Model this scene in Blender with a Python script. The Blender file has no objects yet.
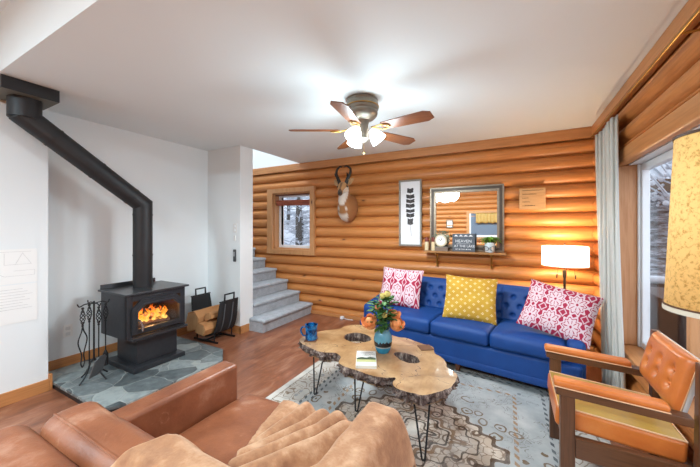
import bpy, bmesh, math, random
from mathutils import Vector, Matrix, noise
from mathutils.geometry import delaunay_2d_cdt
R = math.radians; PI = math.pi
sc = bpy.context.scene; COL = sc.collection
random.seed(7)
CAMZ = 1.3635; YB = 4.03; XR = .736; XL = -3.745; XN = -3.45; YP = 2.79; XE = -3.11; CH = 2.44; CH2 = 2.845

# ------------------------------------------------------------------ materials
def lin(c):
    if isinstance(c, str):
        c = c.lstrip('#'); c = [int(c[i:i+2], 16)/255 for i in (0, 2, 4)]
        c = [x/12.92 if x <= .04045 else ((x+.055)/1.055)**2.4 for x in c]
    return (c[0], c[1], c[2], 1)
class NT:
    def __init__(s, name):
        s.m = bpy.data.materials.new(name); s.m.use_nodes = True; s.t = s.m.node_tree
        s.b = s.t.nodes['Principled BSDF']; s.out = s.t.nodes['Material Output']
    def setin(s, nd, k, v):
        i = nd.inputs[k]
        if isinstance(v, bpy.types.NodeSocket): s.t.links.new(v, i)
        elif isinstance(v, str): i.default_value = lin(v)
        else: i.default_value = v
    def n(s, typ, ins=None, out=0, **props):
        nd = s.t.nodes.new('ShaderNode'+typ)
        for k, v in props.items(): setattr(nd, k, v)
        for k, v in (ins or {}).items(): s.setin(nd, k, v)
        return nd.outputs[out]
    def coord(s, kind='Object'): return s.t.nodes.new('ShaderNodeTexCoord').outputs[kind]
    def mapping(s, v, scale=(1,1,1), loc=(0,0,0), rot=(0,0,0)):
        return s.n('Mapping', {'Vector': v, 'Scale': scale, 'Location': loc, 'Rotation': rot})
    def noise(s, v, scale=5, detail=4, rough=.5, dist=0):
        return s.n('TexNoise', {'Vector': v, 'Scale': scale, 'Detail': detail, 'Roughness': rough, 'Distortion': dist})
    def vor(s, v, scale=5, feature='F1', out=0, rnd=1.):
        return s.n('TexVoronoi', {'Vector': v, 'Scale': scale, 'Randomness': rnd}, out, feature=feature)
    def ramp(s, f, stops, interp='LINEAR'):
        nd = s.t.nodes.new('ShaderNodeValToRGB'); cr = nd.color_ramp; cr.interpolation = interp
        while len(cr.elements) > 1: cr.elements.remove(cr.elements[-1])
        for i, (p, c) in enumerate(stops):
            e = cr.elements[0] if i == 0 else cr.elements.new(p)
            e.position = p; e.color = lin(c) if not isinstance(c, (int, float)) else (c, c, c, 1)
        s.t.links.new(f, nd.inputs[0]); return nd.outputs[0]
    def math(s, op, a, b=0., c=0., clamp=False): return s.n('Math', {0: a, 1: b, 2: c}, operation=op, use_clamp=clamp)
    def mix(s, f, a, b, blend='MIX'):
        nd = s.t.nodes.new('ShaderNodeMix'); nd.data_type = 'RGBA'; nd.blend_type = blend
        s.setin(nd, 0, f); s.setin(nd, 6, a); s.setin(nd, 7, b); return nd.outputs[2]
    def sep(s, v):
        nd = s.t.nodes.new('ShaderNodeSeparateXYZ'); s.t.links.new(v, nd.inputs[0]); return nd.outputs
    def comb(s, x, y, z=0.): return s.n('CombineXYZ', {0: x, 1: y, 2: z})
    def less(s, a, b): return s.math('LESS_THAN', a, b)
    def bump(s, h, strength=.3, dist=.01):
        s.setin(s.b, 'Normal', s.n('Bump', {'Height': h, 'Strength': strength, 'Distance': dist}))
    def p(s, **k):
        for a, v in k.items(): s.setin(s.b, a.replace('_', ' '), v)
        return s.m
def plain(name, col, rough=.5, metal=0., var=.08, scale=12, bump=0, **k):
    m = NT(name); v = m.coord()
    nz = m.noise(v, scale, 5)
    c = lin(col)[:3]
    a = tuple(x*(1-var) for x in c)+(1,); b = tuple(min(1, x*(1+var)) for x in c)+(1,)
    m.p(Base_Color=m.mix(nz, a, b), Roughness=rough, Metallic=metal, **k)
    if bump: m.bump(m.noise(v, scale*4, 4), bump, .005)
    return m.m
def emit(name, col, st, base='#ffffff'):
    m = NT(name); return m.p(Base_Color=base, Emission_Color=col, Emission_Strength=st, Roughness=.4)
def wood(name, c1, c2, dark, axis=0, rough=.45, knots=True, grain=1.0, kn=2.6, varw=.35, flat=None):
    m = NT(name); v = m.coord()
    s = [9*grain]*3; s[axis] = .7*grain
    n1 = m.noise(m.mapping(v, s), 2.2, 6, .6, .6)
    s2 = [60*grain]*3; s2[axis] = 2*grain
    n2 = m.noise(m.mapping(v, s2), 1.5, 3)
    f = m.math('ADD', m.math('MULTIPLY', n1, 1-varw), m.math('MULTIPLY', n2, varw))
    col = m.ramp(f, [(.3, c2), (.52, c1), (.75, c2)])
    if knots:
        s3 = [kn*2.4]*3; s3[axis] = kn
        if flat is not None: s3[flat] = 0.
        d = m.vor(m.mapping(v, s3), 1.0)
        k = m.ramp(d, [(.0, 1.), (.035, .9), (.06, .3), (.13, 0.)])
        col = m.mix(k, col, dark)
    m.bump(f, .12, .004)
    return m.p(Base_Color=col, Roughness=rough)
def glassmat(name, tint=(1,1,1,1), refl=.06):
    m = NT(name)
    tr = m.n('BsdfTransparent', {'Color': tint}); gl = m.n('BsdfGlossy', {'Roughness': .02})
    fc = m.n('LayerWeight', {'Blend': .5}, 1); fr = m.math('MULTIPLY_ADD', m.math('POWER', fc, 5.), .35, .03)
    mx = m.n('MixShader', {0: fr, 1: tr, 2: gl}); m.t.links.new(mx, m.out.inputs[0]); return m.m

MAT = {}
MAT['log_x'] = wood('log wood along wall', '#cb8548', '#a45f28', '#4e220e', 0, .42, kn=1.8, flat=1)
MAT['log_y'] = wood('log wood along side wall', '#c57e42', '#a05c28', '#4e220e', 1, .45, kn=1.8, flat=0)
MAT['trim_x'] = wood('pine trim x', '#c48652', '#a96c3a', '#5a2c14', 0, .4, kn=1.6)
MAT['trim_y'] = wood('pine trim y', '#c48652', '#a96c3a', '#5a2c14', 1, .4, kn=1.6)
MAT['trim_z'] = wood('pine trim z', '#c48e5e', '#a9713f', '#522a12', 2, .4, kn=1.8)
MAT['jamb'] = wood('jamb pine', '#d29a6c', '#b97a4b', '#5a2a12', 2, .4, kn=2.4)
MAT['shelf'] = wood('shelf wood', '#a9743f', '#8a5a2c', '#4a2a12', 0, .5, knots=False)
MAT['chairwood'] = wood('walnut chair wood', '#63402a', '#452818', '#24120a', 0, .36, knots=False, grain=1.6)
MAT['chairwood_z'] = wood('walnut chair wood upright', '#63402a', '#452818', '#24120a', 2, .36, knots=False, grain=1.6)
MAT['bladewood'] = wood('fan blade wood', '#7d4726', '#552c14', '#2c1408', 0, .35, knots=False, grain=2)
MAT['white'] = plain('white paint', '#e4e3e0', .6, var=.01)
MAT['ceil'] = plain('ceiling paint', '#e6ebec', .8, var=.012, scale=3)
MAT['wallp'] = plain('drywall paint', '#e6eaeb', .75, var=.01, scale=4)
MAT['vinyl'] = plain('white vinyl frame', '#e8ebee', .35, var=.01)
MAT['black'] = plain('black iron', '#232325', .45, .3, .2, 30, .1)
MAT['stove'] = plain('stove black steel', '#3a3b3f', .36, .45, .25, 25, .1)
MAT['stovetop'] = plain('stove top plate', '#4a4b4e', .3, .6, .15, 12)
MAT['pipe'] = plain('matte black stovepipe', '#262628', .5, .25, .2, 14)
MAT['darkin'] = plain('sooty firebrick', '#4a3a30', .9, 0, .3, 20)
MAT['glass'] = glassmat('clear glass')
MAT['chrome'] = plain('steel', '#b9b9bb', .25, 1., .05)
MAT['brass'] = plain('brass', '#b08a4a', .3, .9, .1)
MAT['bronze'] = plain('dark pewter', '#7d776c', .35, .6, .15)
MAT['snow'] = plain('snow', '#b7bcc4', .9, 0, .05, 3)

def m_floor():
    m = NT('reddish brown plank floor'); v = m.coord()
    x, y, z = m.sep(v)
    n1 = m.noise(m.mapping(v, (3, 1.2, 1)), 2.2, 7, .62, .8)
    n2 = m.noise(m.mapping(v, (40, 5, 1)), 1, 4)
    brk = m.n('TexBrick', {'Vector': m.mapping(v, (1, 1, 1), rot=(0, 0, R(90))), 'Scale': 1., 'Mortar Size': .0025, 'Brick Width': 1.2, 'Row Height': .16, 'Color1': (.42, .42, .42, 1), 'Color2': (.62, .62, .62, 1), 'Mortar': (.2, .2, .2, 1)})
    c = m.ramp(m.math('ADD', m.math('MULTIPLY', n1, .75), m.math('MULTIPLY', n2, .25)), [(.3, '#6c3d29'), (.5, '#8f583d'), (.68, '#ae7c60')])
    c = m.mix(.3, c, brk, 'OVERLAY')
    m.bump(n2, .05, .002)
    return m.p(Base_Color=c, Roughness=m.ramp(n1, [(.3, .28), (.7, .42)]))
MAT['floor'] = m_floor()
def m_stone():
    m = NT('slate flagstone'); v = m.coord()
    w = m.n('VectorMath', {0: v, 1: m.n('VectorMath', {0: m.n('TexNoise', {'Vector': v, 'Scale': 4.}, 1), 3: .12}, operation='SCALE')}, operation='ADD')
    d = m.vor(w, 4.6, 'DISTANCE_TO_EDGE'); cc = m.vor(w, 4.6, 'F1', 1)
    n = m.noise(v, 16, 7, .65)
    g = m.ramp(m.math('ADD', m.math('MULTIPLY', m.sep(cc)[0], .5), m.math('MULTIPLY', n, .75)), [(.3, '#3d4446'), (.55, '#686f70'), (.85, '#9aa09e')])
    c = m.mix(m.ramp(d, [(.0, .8), (.008, .7), (.02, 0.)]), g, '#a3a49e')
    m.bump(m.math('ADD', m.ramp(d, [(0, 0.), (.05, 1.)]), m.math('MULTIPLY', n, .5)), .5, .008)
    return m.p(Base_Color=c, Roughness=m.ramp(n, [(.3, .35), (.7, .6)]))
MAT['stone'] = m_stone()
def m_velvet():
    m = NT('royal blue velvet'); v = m.coord(); n = m.noise(v, 9, 4)
    c = m.mix(n, '#013376', '#04458a')
    m.bump(m.noise(v, 300, 2), .1, .001)
    return m.p(Base_Color=c, Roughness=.6, Sheen_Weight=.15, Sheen_Roughness=.3, Sheen_Tint='#2c8cf0')
MAT['velvet'] = m_velvet()
def m_leather(name, a, b, hi, rough=.36, cscale=18.):
    m = NT(name); v = m.coord(); n = m.noise(v, 5, 6, .6); 
    cr = m.vor(m.mapping(v, (1, 1, 1)), 55, 'DISTANCE_TO_EDGE')
    wr = m.noise(v, cscale, 6, .7, 1.2)
    c = m.ramp(n, [(.3, a), (.6, b), (.78, hi)])
    c = m.mix(m.ramp(wr, [(.62, 0.), (.72, .35)]), c, hi)
    m.bump(m.math('ADD', m.math('MULTIPLY', wr, .8), m.math('MULTIPLY', cr, .3)), .25, .006)
    return m.p(Base_Color=c, Roughness=rough)
MAT['leather'] = m_leather('worn brown leather', '#764128', '#955a3c', '#bd8e74')
MAT['orange'] = m_leather('orange vinyl', '#b8602a', '#cc7536', '#d68a4c', .28, 9.)
MAT['mustard'] = m_leather('faded golden seat vinyl', '#a8813a', '#b48c3e', '#bf9a50', .38, 6.)
MAT['piping'] = plain('pale piping', '#e0b48a', .4)
def m_blanket():
    m = NT('tan plush blanket'); v = m.coord(); n = m.noise(v, 7, 5, .6); n2 = m.noise(v, 22, 4, .6)
    c = m.ramp(m.math('ADD', m.math('MULTIPLY', n, .6), m.math('MULTIPLY', n2, .4)), [(.36, '#8b5b3e'), (.5, '#a87753'), (.64, '#c69c7a')])
    m.bump(m.noise(v, 120, 3), .35, .004)
    return m.p(Base_Color=c, Roughness=.85, Sheen_Weight=.5, Sheen_Tint='#f0d0b0')
MAT['blanket'] = m_blanket()
def m_slab():
    m = NT('pale burl slab wood'); v = m.coord()
    w = m.n('TexWave', {'Vector': m.mapping(v, (1, 1, 1)), 'Scale': 2.2, 'Distortion': 9., 'Detail': 4., 'Detail Scale': 1.4}, wave_type='RINGS')
    n = m.noise(v, 5, 6, .6)
    c = m.ramp(m.math('ADD', m.math('MULTIPLY', w, .2), m.math('MULTIPLY', n, .8)), [(.3, '#8f6a44'), (.5, '#ad8860'), (.72, '#bf9d74')])
    st = m.ramp(m.noise(v, 2.6, 5, .6, 1.), [(.66, 0.), (.74, .6)])
    c = m.mix(st, c, '#8a5530')
    fl = m.noise(m.mapping(v, (7, 2.5, 1), rot=(0, 0, .6)), 3., 6, .65, 1.5)
    c = m.mix(m.ramp(fl, [(.42, .35), (.5, 0.), (.62, 0.), (.7, .3)]), c, '#8f6238')
    ck_ = m.vor(m.n('VectorMath', {0: v, 1: m.n('VectorMath', {0: m.n('TexNoise', {'Vector': v, 'Scale': 6.}, 1), 3: .3}, operation='SCALE')}, operation='ADD'), 2.4, 'DISTANCE_TO_EDGE')
    c = m.mix(m.math('MULTIPLY', m.less(ck_, .006), m.math('GREATER_THAN', fl, .5)), c, '#4a2c18')
    return m.p(Base_Color=c, Roughness=.3, Coat_Weight=.3)
MAT['slab'] = m_slab()
def m_bark():
    m = NT('dark rough bark'); v = m.coord(); n = m.noise(m.mapping(v, (30, 30, 9)), 1.4, 8, .7)
    c = m.ramp(n, [(.3, '#2a1d18'), (.48, '#66514a'), (.64, '#b3a295')])
    m.bump(n, 1., .02); return m.p(Base_Color=c, Roughness=.85)
MAT['bark'] = m_bark()
def m_carpet():
    m = NT('grey stair carpet'); v = m.coord(); n = m.noise(v, 120, 4, .7)
    m.bump(n, .6, .006); return m.p(Base_Color=m.ramp(m.math('ADD', m.math('MULTIPLY', n, .6), m.math('MULTIPLY', m.noise(v, 14, 3), .4)), [(.3, '#8f959b'), (.6, '#b7bcc2')]), Roughness=.95)
MAT['carpet'] = m_carpet()
def m_rug():
    m = NT('vintage rug weave'); v = m.coord(); x, y, z = m.sep(v)
    ax = m.math('ABSOLUTE', x); ay = m.math('ABSOLUTE', y)
    e = m.math('MINIMUM', m.math('SUBTRACT', 1.15, ax), m.math('SUBTRACT', 1.3, ay))
    mir = m.comb(ax, ay, 0.)
    wv = m.n('VectorMath', {0: mir, 1: m.n('VectorMath', {0: m.n('TexNoise', {'Vector': mir, 'Scale': 7.}, 1), 3: .09}, operation='SCALE')}, operation='ADD')
    de = m.vor(wv, 9., 'DISTANCE_TO_EDGE'); df = m.vor(wv, 7.5, 'F1', rnd=.6)
    de2 = m.vor(wv, 17., 'DISTANCE_TO_EDGE')
    field = m.ramp(m.noise(v, 3.5, 5, .6), [(.3, '#8e9293'), (.5, '#a9abaa'), (.7, '#c2c1bd')])
    ring = m.math('MULTIPLY', m.less(m.math('ABSOLUTE', m.math('SUBTRACT', de2, .09)), .022), m.math('GREATER_THAN', m.noise(wv, 9., 2), .52))
    ring2 = m.math('MULTIPLY', m.less(df, .1), m.math('GREATER_THAN', m.noise(wv, 6.5, 2), .55))
    c = m.mix(m.math('MULTIPLY', ring, .75), field, '#6b6154'); c = m.mix(m.math('MULTIPLY', ring2, .8), c, '#4e5358')
    # medallion
    th = m.math('ARCTAN2', ay, ax)
    dia = m.math('ADD', m.math('DIVIDE', ax, .6), m.math('DIVIDE', ay, .5))
    ell = m.math('SQRT', m.math('ADD', m.math('POWER', m.math('DIVIDE', ax, .62), 2.), m.math('POWER', m.math('DIVIDE', ay, .52), 2.)))
    scal = m.math('MULTIPLY', m.math('SINE', m.math('MULTIPLY', m.math('SUBTRACT', ax, m.math('MULTIPLY', ay, 1.2)), 34.)), .045)
    med = m.math('ADD', m.math('ADD', m.math('MULTIPLY', dia, .7), m.math('MULTIPLY', ell, .3)), scal)
    inm = m.less(med, 1.)
    mc = m.ramp(m.noise(wv, 9., 3), [(.35, '#b8a592'), (.6, '#d6c9ba')])
    mc = m.mix(m.math('MULTIPLY', m.less(m.math('ABSOLUTE', m.math('SUBTRACT', df, .22)), .05), .85), mc, '#5a4029')
    mc = m.mix(m.math('MULTIPLY', m.less(df, .09), .9), mc, '#4a3524')
    mc = m.mix(m.math('MULTIPLY', m.less(de2, .04), .7), mc, '#6b4f38')
    for at, wd2, cc2 in ((.2, .02, '#3f2c1e'), (.27, .015, '#6b4a30'), (.42, .018, '#3f2c1e'), (.5, .03, '#8a6848'), (.72, .016, '#4a3524'), (.96, .035, '#4a3320')):
        mc = m.mix(m.math('MULTIPLY', m.less(m.math('ABSOLUTE', m.math('SUBTRACT', med, at)), wd2), .9), mc, cc2)
    mc = m.mix(m.math('MULTIPLY', m.less(med, .12), .9), mc, '#e2d8ca')
    c = m.mix(inm, c, mc)
    halo = m.math('MULTIPLY', m.math('MULTIPLY', m.less(med, 1.5), m.math('SUBTRACT', 1., inm)), m.math('MAXIMUM', m.less(m.math('ABSOLUTE', m.math('SUBTRACT', df, .25)), .04), m.less(df, .08)))
    c = m.mix(m.math('MULTIPLY', halo, .9), c, '#6a4f2c')
    # inner dashes
    dash = m.math('GREATER_THAN', m.math('SINE', m.math('MULTIPLY', m.math('ADD', x, y), 90.)), .1)
    def line(at, w): return m.less(m.math('ABSOLUTE', m.math('SUBTRACT', e, at)), w)
    c = m.mix(m.math('MULTIPLY', m.math('MULTIPLY', line(.53, .013), dash), .85), c, '#9a7144')
    # border
    bc = m.ramp(m.noise(v, 6, 4), [(.3, '#b9b3ab'), (.6, '#d2ccc2')])
    vine = m.math('MULTIPLY', m.less(m.math('ABSOLUTE', m.math('SUBTRACT', de, .1)), .025), m.math('GREATER_THAN', e, .05))
    bc = m.mix(m.math('MULTIPLY', vine, .75), bc, '#7a5c3c'); bc = m.mix(m.math('MULTIPLY', m.less(df, .14), .6), bc, '#75808a')
    c = m.mix(m.less(e, .28), c, bc)
    c = m.mix(m.math('MULTIPLY', m.math('MULTIPLY', line(.28, .012), dash), .9), c, '#3f4348')
    c = m.mix(m.math('MULTIPLY', m.math('MULTIPLY', line(.33, .01), dash), .9), c, '#3f4348')
    c = m.mix(m.math('MULTIPLY', line(.06, .006), .6), c, '#7a6a58')
    fade = m.ramp(m.noise(v, 5, 6, .7), [(.45, 0.), (.8, .45)])
    c = m.mix(fade, c, '#b4b9ba')
    m.bump(m.noise(v, 200, 2), .3, .003)
    return m.p(Base_Color=c, Roughness=.95)
MAT['rug'] = m_rug()
def m_damask(name, sx=3.2, sy=1.5, flow=0):
    m = NT(name); u, w, _ = m.sep(m.coord('UV'))
    if flow:
        d = m.n('TexNoise', {'Vector': m.coord('UV'), 'Scale': 7., 'Detail': 2.}, 0)
        u = m.math('ADD', u, m.math('MULTIPLY', m.math('SUBTRACT', d, .5), .05))
    fx = m.math('MULTIPLY', u, sx); fy = m.math('MULTIPLY', w, sy)
    def cell(ox, oy):
        a = m.math('SUBTRACT', m.math('FRACT', m.math('ADD', fx, ox)), .5); b_ = m.math('SUBTRACT', m.math('FRACT', m.math('ADD', fy, oy)), .5)
        a = m.math('MULTIPLY', m.math('ABSOLUTE', a), 2.); b_ = m.math('MULTIPLY', b_, 2.)
        r = m.math('SQRT', m.math('ADD', m.math('MULTIPLY', a, a), m.math('MULTIPLY', b_, b_))); th = m.math('ARCTAN2', b_, a)
        return a, b_, r, th
    def motif(ox, oy, k, amp):
        a, b_, r, th = cell(ox, oy)
        edge = m.math('MULTIPLY_ADD', m.math('COSINE', m.math('MULTIPLY', th, k)), amp, .95)
        q = m.math('DIVIDE', r, edge); ins = m.less(q, 1.)
        v1 = m.less(m.math('ABSOLUTE', m.math('SUBTRACT', q, .76)), .04)
        v2 = m.math('MULTIPLY', m.less(m.math('ABSOLUTE', m.math('SINE', m.math('MULTIPLY', th, 4.))), .32), m.math('MULTIPLY', m.less(q, .62), m.math('GREATER_THAN', q, .3)))
        v3 = m.less(q, .13)
        return m.math('MULTIPLY', ins, m.math('SUBTRACT', 1., m.math('MAXIMUM', v3, m.math('MAXIMUM', v1, v2))))
    fac = motif(0., 0., 8. if not flow else 10., .05 if not flow else .12)
    a, b_, r, th = cell(.5, .5)
    star = m.math('MULTIPLY', m.less(m.math('ADD', a, b_), 9.), m.math('GREATER_THAN', m.math('ADD', m.math('ABSOLUTE', a), m.math('ABSOLUTE', b_)), .42))
    ring = m.less(m.math('ABSOLUTE', m.math('SUBTRACT', m.math('ADD', m.math('ABSOLUTE', a), m.math('ABSOLUTE', b_)), .34)), .07)
    fac = m.math('MAXIMUM', fac, m.math('MULTIPLY', ring, .85))
    c = m.mix(fac, '#a81f42', '#dac2c8')
    m.bump(m.noise(m.coord(), 220, 2), .2, .002)
    return m.p(Base_Color=c, Roughness=.85)
MAT['damask'] = m_damask('red and white damask', 3.2, 1.6); MAT['damask2'] = m_damask('red and white damask large', 3.4, 2.2, 1)
def m_yellow():
    m = NT('mustard diamond print'); u, w, _ = m.sep(m.coord('UV'))
    a = m.math('SUBTRACT', m.math('FRACT', m.math('MULTIPLY', m.math('ADD', u, w), 6.)), .5); b = m.math('SUBTRACT', m.math('FRACT', m.math('MULTIPLY', m.math('SUBTRACT', u, w), 6.)), .5)
    aa = m.math('ABSOLUTE', a); bb = m.math('ABSOLUTE', b)
    f = m.math('MULTIPLY', m.less(m.math('MAXIMUM', aa, bb), .17), m.math('GREATER_THAN', m.math('MINIMUM', aa, bb), .035))
    c = m.mix(f, m.ramp(m.noise(m.coord(), 8, 3), [(.3, '#bb8c28'), (.7, '#caa036')]), '#efe0b4')
    return m.p(Base_Color=c, Roughness=.85)
MAT['yellow'] = m_yellow()
def m_shade(name, a, b, st, speck=0):
    m = NT(name); v = m.coord(); 
    if speck:
        n = m.noise(v, 75, 4, .75, .3)
        c = m.ramp(n, [(.36, b), (.5, a), (.7, a), (.8, b)])
    else: c = m.mix(m.noise(v, 9, 2), a, b)
    return m.p(Base_Color=c, Emission_Color=c, Emission_Strength=st, Roughness=.8)
MAT['shade_w'] = m_shade('white lit linen shade', '#fff4dc', '#ffeccb', 1.6)
MAT['shade_y'] = m_shade('speckled parchment shade', '#dcb06a', '#b2823f', .3, 1)

# ------------------------------------------------------------------ mesh builder
class MB:
    def __init__(s): s.bm = bmesh.new(); s.uv = None
    def _merge(s, b, M=None):
        if M is not None: b.transform(M)
        me = bpy.data.meshes.new('t'); b.to_mesh(me); b.free(); s.bm.from_mesh(me); bpy.data.meshes.remove(me); return s
    def box(s, x0, x1, y0, y1, z0, z1, bev=0., seg=2, M=None):
        b = bmesh.new(); bmesh.ops.create_cube(b, size=1)
        for q in b.verts: q.co = Vector(((x0+x1)/2+q.co.x*(x1-x0), (y0+y1)/2+q.co.y*(y1-y0), (z0+z1)/2+q.co.z*(z1-z0)))
        if bev: bmesh.ops.bevel(b, geom=b.edges[:], offset=bev, segments=seg, affect='EDGES', profile=.5)
        return s._merge(b, M)
    def obox(s, c, ex, ey, ez, bev=0., seg=2):   # oriented box: centre and three half-axis vectors
        M = Matrix((ex, ey, ez)).transposed().to_4x4(); M.translation = c
        L = [Vector(e).length for e in (ex, ey, ez)]
        U = Matrix([Vector(e).normalized() for e in (ex, ey, ez)]).transposed().to_4x4(); U.translation = Vector(c)
        return s.box(-L[0], L[0], -L[1], L[1], -L[2], L[2], bev, seg, U)
    def tube(s, pts, r, n=10, caps=True, closed=False):
        pts = [Vector(p) for p in pts]; rs = r if isinstance(r, (list, tuple)) else [r]*len(pts)
        b = s.bm; rings = []; up = None; L = len(pts)
        for i, p in enumerate(pts):
            if closed: t = (pts[(i+1) % L]-pts[i-1])
            else: t = (pts[min(i+1, L-1)]-pts[max(i-1, 0)])
            t.normalize()
            if up is None: up = Vector((0, 0, 1)) if abs(t.z) < .9 else Vector((1, 0, 0))
            a = t.cross(up)
            if a.length < 1e-4: a = t.cross(Vector((0, 1, .3)))
            a.normalize(); c = a.cross(t); up = c
            rings.append([b.verts.new(p+(a*math.cos(2*PI*k/n)+c*math.sin(2*PI*k/n))*rs[i]) for k in range(n)])
        for i in range(L if closed else L-1):
            A, B_ = rings[i], rings[(i+1) % L]
            for k in range(n): b.faces.new((A[k], A[(k+1) % n], B_[(k+1) % n], B_[k]))
        if caps and not closed:
            b.faces.new(rings[0][::-1]); b.faces.new(rings[-1])
        return s
    def lathe(s, prof, c=(0, 0, 0), n=28, axis='z', M=None):
        b = bmesh.new(); rings = []
        for r, z in prof:
            if r < 1e-5: rings.append([b.verts.new((0, 0, z))])
            else: rings.append([b.verts.new((r*math.cos(2*PI*k/n), r*math.sin(2*PI*k/n), z)) for k in range(n)])
        for A, B_ in zip(rings, rings[1:]):
            for k in range(n):
                k2 = (k+1) % n
                if len(A) == 1 and len(B_) == 1: continue
                if len(A) == 1: b.faces.new((A[0], B_[k2], B_[k]))
                elif len(B_) == 1: b.faces.new((A[k], A[k2], B_[0]))
                else: b.faces.new((A[k], A[k2], B_[k2], B_[k]))
        T = Matrix.Translation(c)
        if M is not None: T = T @ M
        bmesh.ops.recalc_face_normals(b, faces=b.faces[:])
        return s._merge(b, T)
    def prism(s, poly, z0, z1, bev=0., M=None, seg=2):   # polygon in xy extruded in z
        b = bmesh.new(); A = [b.verts.new((x, y, z0)) for x, y in poly]; B_ = [b.verts.new((x, y, z1)) for x, y in poly]; n = len(poly)
        b.faces.new(A[::-1]); b.faces.new(B_)
        for k in range(n): b.faces.new((A[k], A[(k+1) % n], B_[(k+1) % n], B_[k]))
        bmesh.ops.recalc_face_normals(b, faces=b.faces[:])
        if bev: bmesh.ops.bevel(b, geom=b.edges[:], offset=bev, segments=seg, affect='EDGES', profile=.5)
        return s._merge(b, M)
    def frame(s, outer, inner, z0, z1, M=None):   # ring between two loops of equal length
        b = bmesh.new(); n = len(outer)
        V = [[b.verts.new((x, y, z)) for x, y in lp] for z in (z0, z1) for lp in (outer, inner)]
        for k in range(n):
            j = (k+1) % n
            b.faces.new((V[0][k], V[1][k], V[1][j], V[0][j])); b.faces.new((V[2][k], V[2][j], V[3][j], V[3][k]))
            b.faces.new((V[0][k], V[0][j], V[2][j], V[2][k])); b.faces.new((V[1][k], V[3][k], V[3][j], V[1][j]))
        bmesh.ops.recalc_face_normals(b, faces=b.faces[:])
        return s._merge(b, M)
    def sphere(s, c, r, n=16, sc_=(1, 1, 1), M=None):
        b = bmesh.new(); bmesh.ops.create_uvsphere(b, u_segments=n, v_segments=max(6, n//2), radius=1)
        for q in b.verts: q.co = Vector((q.co.x*r*sc_[0], q.co.y*r*sc_[1], q.co.z*r*sc_[2]))
        T = Matrix.Translation(c)
        if M is not None: T = T @ M
        return s._merge(b, T)
    def grid(s, nu, nv, fn, uv=False, closeu=False):
        b = s.bm; V = [[b.verts.new(fn(i/(nu-1), j/(nv-1))) for j in range(nv)] for i in range(nu)]
        if uv: L = b.loops.layers.uv.verify()
        for i in range(nu-1):
            for j in range(nv-1):
                f = b.faces.new((V[i][j], V[i+1][j], V[i+1][j+1], V[i][j+1]))
                if uv:
                    for lp, (a, c) in zip(f.loops, ((i, j), (i+1, j), (i+1, j+1), (i, j+1))): lp[L].uv = (a/(nu-1), c/(nv-1))
        return s
    def xf(s, M): s.bm.transform(M); return s
    def build(s, name, m, parent=None, smooth=True, angle=40, loc=None):
        bmesh.ops.remove_doubles(s.bm, verts=s.bm.verts[:], dist=1e-5)
        me = bpy.data.meshes.new(name); s.bm.to_mesh(me); s.bm.free()
        o = bpy.data.objects.new(name, me); COL.objects.link(o); me.materials.append(m)
        org = Vector((0, 0, 0))
        if parent is not None:
            o.parent = parent; org = ORG.get(parent, Vector((0, 0, 0))); ORG[o] = org
        elif loc is not None:
            org = Vector(loc); o.location = loc; ORG[o] = org
        if org.length: me.transform(Matrix.Translation(-org))
        if smooth:
            me.shade_smooth(); me.set_sharp_from_angle(angle=R(angle))
            if angle == 40 and len(me.polygons) < 1200:
                wn = o.modifiers.new('weighted', 'WEIGHTED_NORMAL'); wn.keep_sharp = True
        return o
ORG = {}
def thing(name, label, cat, loc, group=None):
    o = bpy.data.objects.new(name, None); COL.objects.link(o); o.location = loc; o.empty_display_size = .1
    ORG[o] = Vector(loc); return tag(o, label, cat, group)
def tag(o, label, cat, group=None, kind=None):
    o['label'] = label; o['category'] = cat
    if group: o['group'] = group
    if kind: o['kind'] = kind
    return o
def struct(name, mb, m, parent=None, smooth=True, angle=40):
    o = mb.build(name, m, parent, smooth, angle)
    if parent is None: o['kind'] = 'structure'
    return o
def copy_tree(o, parent=None):
    c = o.copy(); COL.objects.link(c)
    if parent is not None: c.parent = parent
    for ch in list(o.children): copy_tree(ch, c)
    return c
def bez(p, n=24):   # catmull-rom through points
    P = [Vector(q) for q in p]; out = []
    Q = [P[0]*2-P[1]]+P+[P[-1]*2-P[-2]]
    for i in range(1, len(Q)-2):
        for k in range(n):
            t = k/n; a, b, c, d = Q[i-1:i+3]
            out.append(.5*((2*b)+(c-a)*t+(2*a-5*b+4*c-d)*t*t+(3*b-a-3*c+d)*t**3))
    out.append(P[-1]); return out
def text(name, body, size, M, m, parent=None, ext=.001, align='CENTER'):
    cu = bpy.data.curves.new(name, 'FONT'); cu.body = body; cu.size = size; cu.align_x = align; cu.align_y = 'CENTER'; cu.extrude = ext
    t = bpy.data.objects.new('tmp', cu); COL.objects.link(t)
    dg = bpy.context.evaluated_depsgraph_get(); me = bpy.data.meshes.new_from_object(t.evaluated_get(dg))
    bpy.data.objects.remove(t); me.transform(M); me.materials.clear(); me.materials.append(m)
    o = bpy.data.objects.new(name, me); COL.objects.link(o)
    if parent is not None:
        o.parent = parent; me.transform(Matrix.Translation(-ORG[parent])); ORG[o] = ORG[parent]
    return o
def facing_y(x, y, z):   # local xy plane stood up on the back wall, facing -Y
    return Matrix.Translation((x, y, z)) @ Matrix.Rotation(R(90), 4, 'X')
def facing_x(x, y, z, sgn=1):   # facing +X
    return Matrix.Translation((x, y, z)) @ Matrix.Rotation(R(90), 4, 'Z') @ Matrix.Rotation(R(90), 4, 'X')
def area(name, loc, size, power, col=(1, 1, 1), rot=(0, 0, 0), sy=None):
    l = bpy.data.lights.new(name, 'AREA'); l.energy = power; l.color = col; l.size = size
    if sy: l.shape = 'RECTANGLE'; l.size_y = sy
    o = bpy.data.objects.new(name, l); COL.objects.link(o); o.location = loc; o.rotation_euler = rot; return o
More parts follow.
